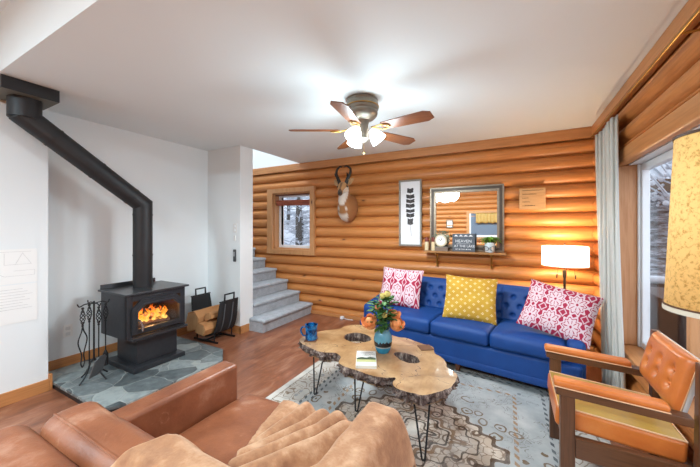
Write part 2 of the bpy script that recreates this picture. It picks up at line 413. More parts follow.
def point(name, loc, power, col=(1, 1, 1), rad=.05):
    l = bpy.data.lights.new(name, 'POINT'); l.energy = power; l.color = col; l.shadow_soft_size = rad
    o = bpy.data.objects.new(name, l); COL.objects.link(o); o.location = loc; return o

def spot(name, loc, power, col=(1, 1, 1), ang=150, rad=.06, blend=.6):
    l = bpy.data.lights.new(name, 'SPOT'); l.energy = power; l.color = col; l.shadow_soft_size = rad; l.spot_size = R(ang); l.spot_blend = blend
    o = bpy.data.objects.new(name, l); COL.objects.link(o); o.location = loc; return o
# ------------------------------------------------------------------ camera
cam = bpy.data.cameras.new('camera'); co = bpy.data.objects.new('camera', cam); COL.objects.link(co)
co.location = (0, 0, CAMZ); co.rotation_euler = (R(90), 0, R(28.247)); cam.sensor_width = 36; cam.lens = 304.01/700*36; cam.shift_y = -5.04/700
cam.clip_start = .02; sc.camera = co

# ------------------------------------------------------------------ room shell
RY = -3.0     # rear wall
XO = .915      # outside of the right wall
b = MB().box(-5.4, XO, RY-.2, YB+.3, -.12, 0); struct('floor', b, MAT['floor'], smooth=False)
b = MB().box(XE, XO, .7, YB+.3, CH, CH2+.1).box(XL-.15, XE, .7, YP+.1, CH, CH2+.1).box(XL-.15, XO, RY-.2, .7, CH2, CH2+.1)
struct('ceiling', b, MAT['ceil'], smooth=False)
# log courses: half-round logs stacked
PITCH = .157
def log_profile(rows, bulge=.055, n=9):
    pr = []
    for (z0, z1) in rows:
        for k in range(n+1):
            a = k/n
            pr.append((bulge*(math.sin(PI*a)**.55), z0+(z1-z0)*a))
    return pr
def log_wall(mb, rows, a0, a1, axis, face, out):   # face: coordinate of the deepest groove, out: +1/-1 direction of the bulge
    for (z0, z1) in rows:
        n = 14; nl = max(2, int((a1-a0)/.35)); rings = []
        for i in range(nl+1):
            a = a0+(a1-a0)*i/nl; ring = []
            wob = .006*noise.noise(Vector((a*.7, z0*9.1, face)))
            for k in range(n+1):
                q = k/n; d = (.07+wob)*(math.sin(PI*q)**.5) if 0 < k < n else 0
                z = z0+(z1-z0)*q
                ring.append(mb.bm.verts.new((a, face+out*d, z) if axis == 0 else (face+out*d, a, z)))
            rings.append(ring)
        for A, B_ in zip(rings, rings[1:]):
            for k in range(n): mb.bm.faces.new((A[k], B_[k], B_[k+1], A[k+1]))
rows_all = []
z = CH-.115
while z > .1:
    rows_all.append((z-PITCH, z)); z -= PITCH
def rows_between(lo, hi): 
    out = []
    for a, c in rows_all:
        a2, c2 = max(a, lo), min(c, hi)
        if c2-a2 > .02: out.append((a2, c2))
    return out
full = [(max(a, 0), c) for a, c in rows_all]
WX0, WX1, WZ0, WZ1 = -3.69, -2.89, 1.01, 1.97      # back window opening
b = MB(); G = YB+.07
log_wall(b, full, -5.3, WX0-.04, 0, G, -1); log_wall(b, full, WX1+.04, XO, 0, G, -1)
log_wall(b, rows_between(0, WZ0-.02), WX0-.04, WX1+.04, 0, G, -1); log_wall(b, rows_between(WZ1+.02, 3), WX0-.04, WX1+.04, 0, G, -1)
b.box(-5.3, WX0, G-.004, G+.2, 0, CH+.1).box(WX1, XO, G-.004, G+.2, 0, CH+.1).box(WX0, WX1, G-.004, G+.2, 0, WZ0).box(WX0, WX1, G-.004, G+.2, WZ1, CH+.1)
struct('wall_back', b, MAT['log_x'], angle=50)
struct('trim_1', MB().box(-5.3, XR+.02, YB-.012, YB+.05, CH-.115, CH-.001, .006), MAT['trim_x'])
struct('baseboard_back', MB().box(-2.9, XR, YB-.02, YB+.05, 0, .05, .005), MAT['trim_x'])
# right log wall with the picture window
RY0, RY1, RZ0, RZ1 = .35, 3.15, .45, 1.86
b = MB(); GX = XR+.07; fully = full
log_wall(b, fully, RY, RY0-.02, 1, GX, -1); log_wall(b, fully, RY1+.06, YB+.06, 1, GX, -1)
log_wall(b, rows_between(0, RZ0-.05), RY0-.02, RY1+.06, 1, GX, -1); log_wall(b, rows_between(RZ1+.11, 3), RY0-.02, RY1+.06, 1, GX, -1)
b.box(GX-.004, XO, RY-.2, RY0-.02, 0, CH2).box(GX-.004, XO, RY1+.03, YB+.3, 0, CH2).box(GX-.004, XO, RY0-.02, RY1+.03, 0, RZ0-.03).box(GX-.004, XO, RY0-.02, RY1+.03, RZ1+.03, CH2)
struct('wall_right', b, MAT['log_y'], angle=50)
struct('trim_2', MB().box(XR-.012, XR+.05, .7, YB-.012, CH-.09, CH-.001, .006), MAT['trim_y'])
struct('trim_3', MB().box(XR-.008, XR+.06, RY0-.1, RY1+.1, RZ1, RZ1+.12, .02, 3), MAT['trim_y'])        # header board
struct('trim_4', MB().box(XR-.004, XR+.178, RY1, RY1+.03, RZ0, RZ1-.001, .003).box(XR-.006, XR+.05, RY1+.03, RY1+.09, RZ0-.04, RZ1-.001, .004), MAT['jamb'])   # jamb
struct('trim_5', MB().box(XR-.01, XR+.178, RY0-.02, RY1-.002, RZ0-.035, RZ0, .006), MAT['trim_y'])        # sill board
struct('trim_6', MB().box(XR+.064, XR+.178, RY0, RY1-.002, RZ1+.001, RZ1+.028), MAT['vinyl'])             # head lining
w = struct('window_1', MB().box(.865, .912, RY1-.055, RY1-.003, RZ0+.001, RZ1-.003, .006).box(.865, .912, RY0, RY0+.05, RZ0+.001, RZ1-.003, .006).box(.865, .912, RY0+.05, RY1-.055, RZ1-.055, RZ1-.003, .006)
    .box(.865, .912, RY0+.05, RY1-.055, RZ0+.001, RZ0+.05, .006).box(.85, .864, RY1-.03, RY1-.003, RZ0+.001, RZ1-.003, .003), MAT['vinyl'], smooth=False)
struct('mullion', MB().box(.87, .91, 2.395, 2.44, RZ0+.05, RZ1-.055, .004).box(.87, .91, 1.2, 1.245, RZ0+.05, RZ1-.055, .004), MAT['trim_z'], w)
struct('pane', MB().box(.904, .908, RY0+.05, RY1-.055, RZ0+.05, RZ1-.055), MAT['glass'], w, smooth=False)
# back window
struct('trim_7', MB().frame([(WX0-.115, WZ0-.08), (WX1+.09, WZ0-.08), (WX1+.09, WZ1+.075), (WX0-.115, WZ1+.075)], [(WX0, WZ0), (WX1, WZ0), (WX1, WZ1), (WX0, WZ1)], 0, .05, Matrix.Translation((0, YB+.025, 0)) @ Matrix.Rotation(R(90), 4, 'X')), MAT['trim_z'], angle=30)
b = MB()
for x0, x1, z0, z1 in ((WX0, WX0+.02, WZ0, WZ1), (WX1-.02, WX1, WZ0, WZ1), (WX0, WX1, WZ1-.02, WZ1), (WX0, WX1, WZ0, WZ0+.02)): b.box(x0, x1, YB+.025, G+.19, z0, z1)
struct('trim_8', b, MAT['trim_z'])
w2 = struct('window_2', MB().box(WX0+.021, WX0+.075, G+.06, G+.12, WZ0+.021, WZ1-.021, .005).box(WX1-.06, WX1-.021, G+.06, G+.12, WZ0+.021, WZ1-.021, .005).box(WX0+.075, WX1-.06, G+.06, G+.12, WZ0+.021, WZ0+.065, .005).box(WX0+.075, WX1-.06, G+.06, G+.12, WZ1-.06, WZ1-.021, .005), MAT['vinyl'])
struct('pane', MB().box(WX0+.07, WX1-.055, G+.088, G+.092, WZ0+.06, WZ1-.055), MAT['glass'], w2, smooth=False)
# drywall parts
struct('wall_left', MB().box(XL-.15, XL, 1.0, YP+.05, 0, CH+.05), MAT['wallp'], smooth=False)
struct('wall_near', MB().box(XL-.15, XN, RY-.2, 1.054, 0, CH2+.05, .004), MAT['wallp'], smooth=False)
struct('wall_stair', MB().box(XL-.15, XE, YP, 3.007, 0, CH, .004).box(-5.4, XE, YP+.02, 3.007, CH, 4.6), MAT['wallp'], smooth=False)
b = MB().box(-5.4, -5.25, 2.8, YB+.3, 0, 4.6).box(XE, XE+.1, 2.8, YB+.3, CH2+.1, 4.6).box(-5.4, XE, G-.01, G+.2, CH, 4.6).box(-5.4, XE+.1, 2.8, YB+.3, 4.6, 4.7).box(-5.4, XL-.15, 2.8, 3.007, 0, CH)
struct('wall_stairwell', b, MAT['wallp'], smooth=False)
b = MB(); log_wall(b, [(a+.0, c) for a, c in full]+[(CH-.115, CH+.04), (CH+.04, CH+.2), (CH+.2, CH+.36)], XN, XO, 0, RY+.0, 1)
# rear wall window opening is boarded by a real window unit in front of the logs
b.box(XN-.2, XO, RY-.2, RY+.004, 0, CH2)
struct('wall_rear', b, MAT['log_x'], angle=50)
struct('baseboard_left', MB().box(XL, XL+.016, 1.054, YP, .0, .145, .003), MAT['trim_y'])
struct('baseboard_near', MB().box(XN, XN+.018, RY+.06, 1.054, 0, .1, .004).box(XN-.02, XN+.018, 1.0545, 1.075, 0, .135, .003), MAT['trim_y'])
struct('baseboard_stair', MB().box(XL+.016, XE+.016, YP-.016, YP, 0, .1, .003).box(XE, XE+.016, YP-.016, 2.93, 0, .1, .003), MAT['trim_x'])
# stairs
b = MB(); X0 = -2.87
for k in range(8):
    xf = X0-.25*k; zt = .17*(k+1)
    b.box(xf-.3 if k < 7 else -5.2, xf, 3.008 if k else 3.009, YB-.001, zt-.17, zt-.03)
    b.box(xf-.29, xf+.035, 3.008, YB-.001, zt-.045, zt, .018, 3)
    if k == 0: b.box(xf-.24, xf, 2.945, 3.02, 0, zt-.03).box(xf-.24, xf+.035, 2.935, 3.02, zt-.045, zt, .018, 3)
st = b.build('staircase', MAT['carpet']); st['kind'] = 'structure'

# ------------------------------------------------------------------ hearth and stove
HP = [(-3.735, 1.08), (-2.62, 1.08), (-2.54, 1.22), (-2.54, 2.06), (-2.77, 2.25), (-3.735, 2.25)]
h = thing('stone_hearth', 'low flagstone hearth pad under the black wood stove', 'hearth', (-3.1, 1.6, 0))
MB().prism(HP, .035, .06, .004).build('slate_top', MAT['stone'], h)
MB().prism([(x*.999+(.006 if x < -3 else -.006), y+(.004 if y < 1.5 else -.004)) for x, y in HP], 0.001, .0345).build('black_edge', MAT['black'], h, smooth=False)
HZ = .0605
s = thing('wood_stove', 'black steel wood stove with a burning fire on the stone hearth', 'stove', (-3.22, 1.69, HZ))
MB().box(-3.47, -2.97, 1.47, 1.95, HZ, HZ+.045, .006).build('base_plate', MAT['stove'], s)
MB().box(-3.4, -3.05, 1.535, 1.915, HZ+.045, .37, .006).build('pedestal', MAT['stove'], s)
SX0, SX1, SY0, SY1, SZ0, SZ1 = -3.45, -3.0, 1.425, 1.965, .37, .765
b = MB().box(SX0, SX1, SY0, SY0+.02, SZ0, SZ1).box(SX0, SX1, SY1-.02, SY1, SZ0, SZ1).box(SX0, SX0+.02, SY0+.02, SY1-.02, SZ0, SZ1).box(SX0+.02, SX1, SY0+.02, SY1-.02, SZ0, SZ0+.02).box(SX0+.02, SX1, SY0+.02, SY1-.02, SZ1-.02, SZ1)
b.box(SX1-.02, SX1+.004, SY0, SY0+.05, SZ0, SZ1, .004).box(SX1-.02, SX1+.004, SY1-.05, SY1, SZ0, SZ1, .004).box(SX1-.02, SX1+.004, SY0+.05, SY1-.05, SZ1-.06, SZ1, .003)
b.build('firebox', MAT['stove'], s)
MB().box(SX0+.021, SX0+.035, SY0+.021, SY1-.021, SZ0+.021, SZ1-.021).box(SX0+.036, SX1-.05, SY0+.021, SY0+.035, SZ0+.021, SZ1-.021).box(SX0+.036, SX1-.05, SY1-.035, SY1-.021, SZ0+.021, SZ1-.021).box(SX0+.036, SX1-.05, SY0+.036, SY1-.036, SZ0+.021, SZ0+.05).build('firebrick_lining', MAT['darkin'], s)
MB().box(SX0-.02, SX1+.03, SY0-.02, SY1+.03, SZ1, SZ1+.018, .004).box(SX0-.02, SX0-.005, SY0, SY1-.04, SZ1+.018, SZ1+.06, .003).build('top_plate', MAT['stovetop'], s)
b = MB().prism([(SX1+.002, SY0+.02), (SX1+.05, SY0+.03), (SX1+.05, SY1-.0), (SX1+.002, SY1+.01)], SZ0-.012, SZ0+.012, .003); b.build('ash_lip', MAT['stove'], s)
# door with chamfered window, in local (y,z) facing +X
yc, zc = (SY0+SY1)/2, (SZ0+SZ1)/2-.005
def oct_(hw, hh, c): return [(-hw, -hh), (hw, -hh), (hw, hh-c), (hw-c, hh), (-hw+c, hh), (-hw, hh-c)]
MX = Matrix.Translation((SX1, yc, zc)) @ Matrix(((0, 0, 1, 0), (1, 0, 0, 0), (0, 1, 0, 0), (0, 0, 0, 1)))
d = MB().frame(oct_(.235, .15, .07), oct_(.19, .105, .06), .003, .03, MX).build('door', MAT['stove'], s, angle=25)
MB().frame(oct_(.205, .12, .064), oct_(.19, .105, .06), .0301, .036, MX).build('window_rim', MAT['stovetop'], d, angle=25)
MB().prism(oct_(.192, .107, .06), .012, .015, M=MX).build('window_glass', MAT['glass'], d, smooth=False)
MB().tube([(SX1+.03, SY0+.085, .54), (SX1+.06, SY0+.085, .53), (SX1+.065, SY0+.1, .49), (SX1+.06, SY0+.105, .44)], [.008, .01, .014, .01]).build('door_handle', MAT['chrome'], d)
tb = MB()
for k in range(7): tb.tube([(SX1+.0045, yc-.09+k*.022, SZ1-.03), (SX1+.0045, yc-.08+k*.022, SZ1-.026+.004*math.sin(k*2)), (SX1+.0045, yc-.07+k*.022, SZ1-.03)], .0025, 5)
tb.build('raised_lettering', MAT['chrome'], s)
fw = [((-3.25, 1.52, .455), (-3.2, 1.86, .45), .035), ((-3.15, 1.5, .45), (-3.1, 1.86, .445), .03), ((-3.3, 1.6, .5), (-3.1, 1.8, .5), .028)]
for i, (p, q, r) in enumerate(fw):
    p, q = Vector(p), Vector(q)
    o = MB().tube([p+(q-p)*t/6+Vector((0, 0, .006*math.sin(t*2+i))) for t in range(7)], [r*(1+.1*math.sin(t*1.7+i)) for t in range(7)], 9).build('burning_log', plain('charred log %d' % i, '#6b4a38', .9, 0, .6, 25, .4), loc=(-3.2, 1.6, .45))
    tag(o, ['rearmost burning log lying along the stove firebox', 'front burning log just behind the stove glass', 'burning log laid crosswise on top of the other two in the stove'][i], 'log', 'logs burning in the stove')
def m_flame():
    m = NT('flame'); v = m.coord(); x, y, z = m.sep(v)
    f = m.math('ADD', m.math('MULTIPLY', z, 4.5), m.math('MULTIPLY', m.math('SUBTRACT', m.noise(v, 18, 3), .5), .9))
    c = m.ramp(f, [(.0, '#ffc060'), (.25, '#ff9a30'), (.5, '#f06414'), (.85, '#a8300c')])
    em = m.n('Emission', {'Color': c, 'Strength': 1.15}); tr = m.n('BsdfTransparent')
    a = m.ramp(m.noise(v, 26, 3), [(.42, 0.), (.6, .85)])
    m.t.links.new(m.n('MixShader', {0: a, 1: tr, 2: em}), m.out.inputs[0]); return m.m
fb = MB(); rnd = random.Random(3)
for k in range(22):
    y0 = 1.54+.3*rnd.random(); x0 = -3.2+.12*rnd.random(); hh = (.08+.1*rnd.random())*(1-abs(y0-1.66)*1.6); r0 = .009+.013*rnd.random()
    pts = [(x0+.01*math.sin(t*1.3+k), y0+.018*math.sin(t*1.1+k*2), .475+hh*t/7) for t in range(8)]
    fb.tube(pts, [r0*.7, r0, r0*1.05, r0*.9, r0*.7, r0*.45, r0*.25, .001], 8)
tag(fb.build('flames', m_flame(), loc=(-3.2, 1.66, .475)), 'orange flames rising behind the glass of the wood stove', 'fire', kind='stuff')
# stovepipe + ceiling box
PX, PY = -3.25, 1.69
sp = thing('stovepipe', 'angled black stovepipe running from the wood stove up to the ceiling box', 'stovepipe', (PX, PY, SZ1+.018))
pr_ = .083
e1 = Vector((PX, PY, 1.60)); e2 = Vector((-3.285, .87, 2.22)); top = Vector((-3.285, .87, 2.345))
def pipe(p, q, r, m, nm, hole=False): return MB().tube([p, q], r, 24).build(nm, m, sp)
dv = (e2-e1).normalized()
# mitred runs
def mitre(points, r, n=24):
    mb = MB(); rings = []
    P = [Vector(p) for p in points]
    for i, p in enumerate(P):
        if i == 0: nrm = (P[1]-P[0]).normalized()
        elif i == len(P)-1: nrm = (P[-1]-P[-2]).normalized()
        else: nrm = ((P[i]-P[i-1]).normalized()+(P[i+1]-P[i]).normalized()).normalized()
        d0 = (P[i]-P[i-1]).normalized() if i else (P[1]-P[0]).normalized()
        a = d0.cross(Vector((1, 0, 0))).normalized(); 
        a = Vector((1, 0, 0)); a = (a-d0*a.dot(d0)).normalized(); c = d0.cross(a)
        ring = []
        for k in range(n):
            q = p+(a*math.cos(2*PI*k/n)+c*math.sin(2*PI*k/n))*r
            t = (p-q).dot(nrm)/d0.dot(nrm); ring.append(mb.bm.verts.new(q+d0*t))
        rings.append(ring)
    for A, B_ in zip(rings, rings[1:]):
        for k in range(n): mb.bm.faces.new((A[k], A[(k+1) % n], B_[(k+1) % n], B_[k]))
    bmesh.ops.recalc_face_normals(mb.bm, faces=mb.bm.faces[:]); return mb
mitre([(PX, PY, SZ1+.019), tuple(e1), tuple(e2), tuple(top)], pr_).build('pipe', MAT['pipe'], sp, angle=25)
for f in (.12, .45, .8):
    c = e1+(e2-e1)*f; MB().tube([c-dv*.008, c+dv*.008], pr_+.003, 24, caps=False).build('seam_band', MAT['pipe'], sp)
for z in (1.1, 1.5): MB().tube([(PX, PY, z-.008), (PX, PY, z+.008)], pr_+.003, 24, caps=False).build('seam_band', MAT['pipe'], sp)
MB().tube([(top.x, top.y, 2.2), (top.x, top.y, 2.345)], pr_+.012, 24).build('collar', MAT['pipe'], sp)
cb = thing('ceiling_support_box', 'square black stovepipe support box fixed under the ceiling', 'pipe box', (-3.29, .865, CH))
MB().box(XN+.004, -3.13, .712, 1.022, CH-.093, CH-.001, .003).build('box_body', MAT['pipe'], cb)
MB().frame([(XN+.006, .714), (-3.132, .714), (-3.132, 1.02), (XN+.006, 1.02)], [(-3.288+.11*math.cos(R(a)), .868+.11*math.sin(R(a))) for a in (225, 315, 45, 135)], CH-.0945, CH-.0935).build('trim_plate', plain('grey trim plate', '#6f6c62', .5, .3), cb, smooth=False)

# fireplace tools
ft = thing('fireplace_tool_stand', 'black wrought iron stand holding fireplace tools left of the stove', 'tool stand', (-3.2, 1.27, HZ))
cx, cy = -3.2, 1.27
MB().tube([(cx, cy, HZ+.16), (cx, cy, .735)], .007).build('pole', MAT['black'], ft)
for a in (200, 290, 20, 110):
    c_, s_ = math.cos(R(a)), math.sin(R(a))
    MB().tube(bez([(cx, cy, HZ+.17), (cx+.03*c_, cy+.03*s_, HZ+.15), (cx+.07*c_, cy+.07*s_, HZ+.06), (cx+.125*c_, cy+.125*s_, HZ+.005)], 5), .006, 8).build('foot', MAT['black'], ft)
b = MB()
for a in (0, 90, 180, 270):
    c_, s_ = math.cos(R(a)), math.sin(R(a))
    b.tube(bez([(cx, cy, .715), (cx+.06*c_, cy+.06*s_, .72), (cx+.1*c_, cy+.1*s_, .705), (cx+.115*c_, cy+.115*s_, .73)], 5), .005, 7)
b.build('hook_arms', MAT['black'], ft)
def basket_handle(mb, x, y, z0, z1):
    for k in range(4):
        pts = [(x+.018*math.cos(k*PI/2+t*.7)*math.sin(PI*t/10), y+.018*math.sin(k*PI/2+t*.7)*math.sin(PI*t/10), z0+(z1-z0)*t/10) for t in range(11)]
        mb.tube(pts, .0035, 6)
TD = [('fire_poker', 'fire poker hanging at the left of the tool stand', 200), ('fire_tongs', 'looped fire tongs hanging at the front of the tool stand', 300), ('ash_shovel', 'ash shovel with flat grey blade hanging on the tool stand', 20), ('hearth_brush', 'slim hearth tool hanging at the back of the tool stand, nearest the wall', 110)]
for nm, lb, a in TD:
    a = R(a-20); x, y = cx+.085*math.cos(a), cy+.085*math.sin(a)
    t = thing(nm, lb, 'fireplace tool', (x, y, .3), 'tools hanging on the fireplace stand')
    hb = MB(); basket_handle(hb, x, y, .545, .685); hb.sphere((x, y, .69), .011, 10).tube([(x, y, .54), (x, y, .55)], .009, 8); hb.build('handle', MAT['black'], t)
    if nm == 'fire_tongs':
        sb = MB()
        for sg in (-1, 1): sb.tube(bez([(x, y, .545), (x+.012*sg, y-.012*sg, .5), (x+.04*sg, y-.045*sg, .42), (x+.012*sg, y-.012*sg, .31), (x+.02*sg, y-.02*sg, .24), (x+.004*sg, y-.004*sg, .2)], 6), .005, 8)
        sb.build('tong_arms', MAT['black'], t)
    else:
        MB().tube([(x, y, .545), (x, y, .27 if nm != 'fire_poker' else .14)], .005, 8).build('rod', MAT['black'], t)
    if nm == 'fire_poker': MB().tube(bez([(x, y, .16), (x+.025, y-.01, .145), (x+.03, y-.012, .175)], 5), .004, 7).build('hook', MAT['black'], t)
    if nm == 'ash_shovel':
        M_ = Matrix.Translation((x+.012, y-.005, .2)) @ Matrix.Rotation(R(-62), 4, 'Z') @ Matrix.Rotation(R(72), 4, 'X')
        MB().prism([(-.065, -.09), (.065, -.09), (.06, .06), (.03, .085), (-.03, .085), (-.06, .06)], -.0025, .0025, M=M_).build('blade', plain('worn shovel steel', '#77787a', .4, .6, .2, 20), t, smooth=False)
    if nm == 'hearth_brush': MB().lathe([(.0, .14), (.022, .15), (.02, .25), (.008, .28), (0, .285)], (x, y, 0), 12).build('brush_head', MAT['black'], t)

# log carrier
lc = thing('log_carrier', 'black canvas log carrier on a metal frame holding split firewood', 'log carrier', (-3.28, 2.56, 0))
A = Vector((-3.5, 2.53, 0)); B_ = Vector((-3.06, 2.55, 0)); ax = (B_-A).normalized(); pp = Vector((-ax.y, ax.x, 0)); mid = (A+B_)/2
prof = [(-.25, .52), (-.235, .4), (-.21, .25), (-.16, .13), (-.08, .085), (0, .075), (.08, .085), (.16, .13), (.21, .25), (.235, .4), (.25, .5)]
pb = bez([(a, 0, z) for a, z in prof], 5)
def lcp(a, w, z): return mid+ax*a+pp*w+Vector((0, 0, z))
sl = MB(); n = len(pb)
V = [[sl.bm.verts.new(lcp(p.x*(1+o), w*(1-.18*(abs(i-n/2)/(n/2))**2), p.z-(o*.3 if abs(p.x) < .15 else 0))) for w in (-.16, -.08, 0, .08, .16)] for i, p in enumerate(pb) for o in (0,)]
for i in range(n-1):
    for k in range(4): sl.bm.faces.new((V[i][k], V[i][k+1], V[i+1][k+1], V[i+1][k]))
so = sl.build('sling', plain('black canvas', '#1c1d20', .75, 0, .2, 40, .2), lc); md = so.modifiers.new('solid', 'SOLIDIFY'); md.thickness = .012; md.offset = 0
for sg, zt in ((-1, .52), (1, .5)):
    e = .25*sg
    MB().tube([lcp(e, -.07, zt-.01), lcp(e*1.02, -.07, zt+.075), lcp(e*1.02, .07, zt+.075), lcp(e, .07, zt-.01)], .011, 8).build('handle', MAT['black'], lc)
    MB().tube([lcp(e*.99, -.14, zt-.005), lcp(e*.99, .14, zt-.005)], .009, 8).build('top_bar', MAT['black'], lc)
    for w in (-.06, .06): MB().tube([lcp(p.x*1.035, w, p.z) for p in pb if p.x*sg > .13 and p.z < zt-.02], .007, 6).build('strap', plain('grey webbing', '#55585c', .7), lc)
MB().tube([lcp(-.2, -.13, .012), lcp(.2, -.13, .012)], .012, 8).tube([lcp(-.2, .13, .012), lcp(.2, .13, .012)], .012, 8).tube([lcp(0, -.14, .016), lcp(0, .14, .016)], .01, 8).tube([lcp(-.15, -.13, .02), lcp(-.15, -.13, .12)], .008, 6).tube([lcp(.15, -.13, .02), lcp(.15, -.13, .12)], .008, 6).tube([lcp(-.15, .13, .02), lcp(-.15, .13, .12)], .008, 6).tube([lcp(.15, .13, .02), lcp(.15, .13, .12)], .008, 6).build('base_frame', MAT['black'], lc)
FW = wood('split firewood', '#c08a58', '#a06a3c', '#6a3c1c', 1, .8, knots=False, grain=2)
FWE = wood('firewood end grain', '#d3a473', '#bd8a58', '#7a4c28', 2, .8, knots=False, grain=2)
def split_log(a, z, w, h_, rot, lb, sc2=1., off=0):
    t = thing('firewood', lb, 'firewood', tuple(lcp(a, 0, z)), 'split logs in the carrier')
    poly = [(-w, -h_), (w*.9, -h_*.8), (w*1.1, h_*.3), (w*.5, h_), (-w*.6, h_*.9), (-w*1.1, 0)]
    M_ = Matrix((tuple(ax)+(0,), (0, 0, 0, 0), (0, 0, 0, 0), (0, 0, 0, 1)))
    U = Matrix(((ax.x, 0, pp.x, 0), (ax.y, 0, pp.y, 0), (0, 1, 0, 0), (0, 0, 0, 1))); U.translation = lcp(a, off, z)
    RR = Matrix.Rotation(rot, 4, 'Z')
    MB().prism(poly, -.19*sc2, .19*sc2, .005, M=U @ RR).build('wood', FW, t)
    MB().prism([(x*.9, y*.9) for x, y in poly], -.19*sc2-.002, -.19*sc2+.0005, M=U @ RR).build('end_grain', FWE, t, smooth=False)
    MB().prism([(x*.9, y*.9) for x, y in poly[:3]]+[(0, -h_*.3)], .19*sc2+.0002, .19*sc2+.001, M=U @ RR).build('far_end', FWE, t, smooth=False)
split_log(-.095, .255, .105, .12, .15, 'large pale split log leaning left in the black carrier', 1.05, -.04)
split_log(.07, .19, .075, .07, -.25, 'smaller split log at the front right of the black carrier', 1., -.07)
split_log(.08, .315, .06, .045, .35, 'bark-edged split log lying on top in the black carrier', .9)
split_log(-.01, .12, .045, .028, .0, 'thin split log at the bottom of the black carrier', .9)

# wall fittings
o = thing('light_switch', 'white double light switch plate on the grey wall end', 'switch', (-3.2, YP, 1.37))
MB().box(-3.235, -3.165, YP-.006, YP-.0005, 1.31, 1.43, .002).build('plate', MAT['white'], o)
for z in (1.345, 1.395): MB().box(-3.212, -3.188, YP-.012, YP-.0062, z-.014, z+.014, .002).build('rocker', MAT['vinyl'], o)
tag(MB().box(-3.22, -3.185, YP-.014, YP-.0005, 1.205, 1.275, .004).build('thermostat', MAT['white']), 'small white thermostat below the light switch', 'thermostat')
o = thing('wall_remote', 'dark oblong remote in a holder on the grey wall end', 'remote control', (-3.2, YP, 1.0))
MB().box(-3.225, -3.178, YP-.02, YP-.0005, .93, 1.09, .008).build('body', plain('dark grey plastic', '#3c3d40', .5), o)
MB().box(-3.212, -3.19, YP-.023, YP-.0202, 1.0, 1.06, .001).build('button_panel', plain('light grey buttons', '#a9aaac', .5), o)
o = thing('wall_outlet', 'white electrical outlet on the wall behind the fireplace tools', 'outlet', (XL, 1.28, .39))
MB().box(XL+.0005, XL+.006, 1.245, 1.315, .33, .445, .002).build('plate', MAT['white'], o)
for z in (.36, .412): MB().box(XL+.0062, XL+.009, 1.262, 1.298, z-.016, z+.016, .001).build('socket', plain('outlet face', '#cfcfcd', .4), o)
o = thing('outlet_plug', 'small white plug lying at the foot of the log wall left of the blue sofa', 'plug', (-2.27, YB-.06, 0))
MB().box(-2.3, -2.25, YB-.075, YB-.025, .001, .04, .006).build('body', MAT['vinyl'], o)
MB().tube(bez([(-2.25, YB-.05, .02), (-2.2, YB-.05, .008), (-2.1, YB-.04, .006)], 5), .004, 6).build('cord', MAT['vinyl'], o)
paper = plain('white paper', '#eeeeec', .8, 0, .01); ink = plain('grey ink', '#c2c2c2', .8); ink2 = plain('dark ink', '#5e5e5e', .8)
def sheet(lb, y0, y1, z0, z1, draw):
    t = thing('paper_notice', lb, 'paper notice', (XN, (y0+y1)/2, z0), 'notices on the near wall')
    MB().box(XN+.0008, XN+.0025, y0, y1, z0, z1).build('sheet', paper, t, smooth=False); d = MB(); draw(d); d.build('printing', ink, t, smooth=False)
xk = XN+.0027
def draw1(d):
    pl = [[(.74, 1.27), (.74, 1.12), (.8, 1.08), (.97, 1.08), (.97, 1.12), (.85, 1.12)], [(.8, 1.26), (.8, 1.17), (.95, 1.17), (.9, 1.26), (.86, 1.17)], [(.76, 1.27), (.95, 1.27)]]
    for p in pl:
        for (a, c), (e, f) in zip(p, p[1:]): d.tube([(xk, a, c-.09), (xk, e, f-.09)], .0009, 4)
def draw2(d):
    for k in range(8): d.tube([(xk, .72, .885-.022*k), (xk, .9+.07*((k*37) % 5)/5, .885-.022*k)], .0012, 4)
sheet('white paper floor plan pinned on the near left wall, upper sheet', .62, .985, .93, 1.2, draw1)
sheet('white paper of text lines pinned below the floor plan on the near left wall', .62, .985, .62, .92, draw2)

# ------------------------------------------------------------------ ceiling fan
FX, FY = -1.11, 2.28
fan = thing('ceiling_fan', 'five-blade ceiling fan with wooden blades and lit glass shades', 'ceiling fan', (FX, FY, CH))
MB().lathe([(0, CH-.001), (.115, CH-.001), (.13, CH-.015), (.126, CH-.03), (.134, CH-.045), (.136, CH-.09), (.126, CH-.105), (.13, CH-.12), (.124, CH-.14), (.1, CH-.165), (.06, CH-.18), (.05, CH-.22), (.055, CH-.29), (.05, CH-.31), (0, CH-.31)], (FX, FY, 0), 36).build('motor_housing', MAT['bronze'], fan)
MB().tube([(FX+.137*math.cos(a*PI/18), FY+.137*math.sin(a*PI/18), CH-.07) for a in range(36)], .005, 6, closed=True).build('ornate_band', MAT['brass'], fan)
MB().lathe([(0, CH-.31), (.05, CH-.311), (.055, CH-.33), (.045, CH-.345), (.025, CH-.36), (0, CH-.362)], (FX, FY, 0), 24).build('switch_cup', MAT['bronze'], fan)
ZB = CH-.26
blade_m = MAT['bladewood']
for k, a in enumerate((64, 136, 208, 280, 352)):
    M_ = Matrix.Translation((FX, FY, ZB)) @ Matrix.Rotation(R(a), 4, 'Z') @ Matrix.Rotation(R(-13), 4, 'X')
    bl = MB().prism([(.2, -.052), (.555, -.066), (.605, -.04), (.605, .04), (.555, .066), (.2, .052), (.185, 0)], -.004, .004, .0015, M=M_).build('blade', blade_m, fan)
    ib = MB()
    for sg in (-1, 1): ib.tube([M_ @ Vector(q) for q in ((.09, .0, .012), (.14, .018*sg, .0), (.18, .034*sg, -.01), (.23, .03*sg, -.009), (.26, .01*sg, -.009), (.235, 0, -.009))], .006, 6)
    ib.build('blade_iron', MAT['brass'], fan)
glow = emit('lit frosted glass', '#fff8ee', 2.2)
LP = []
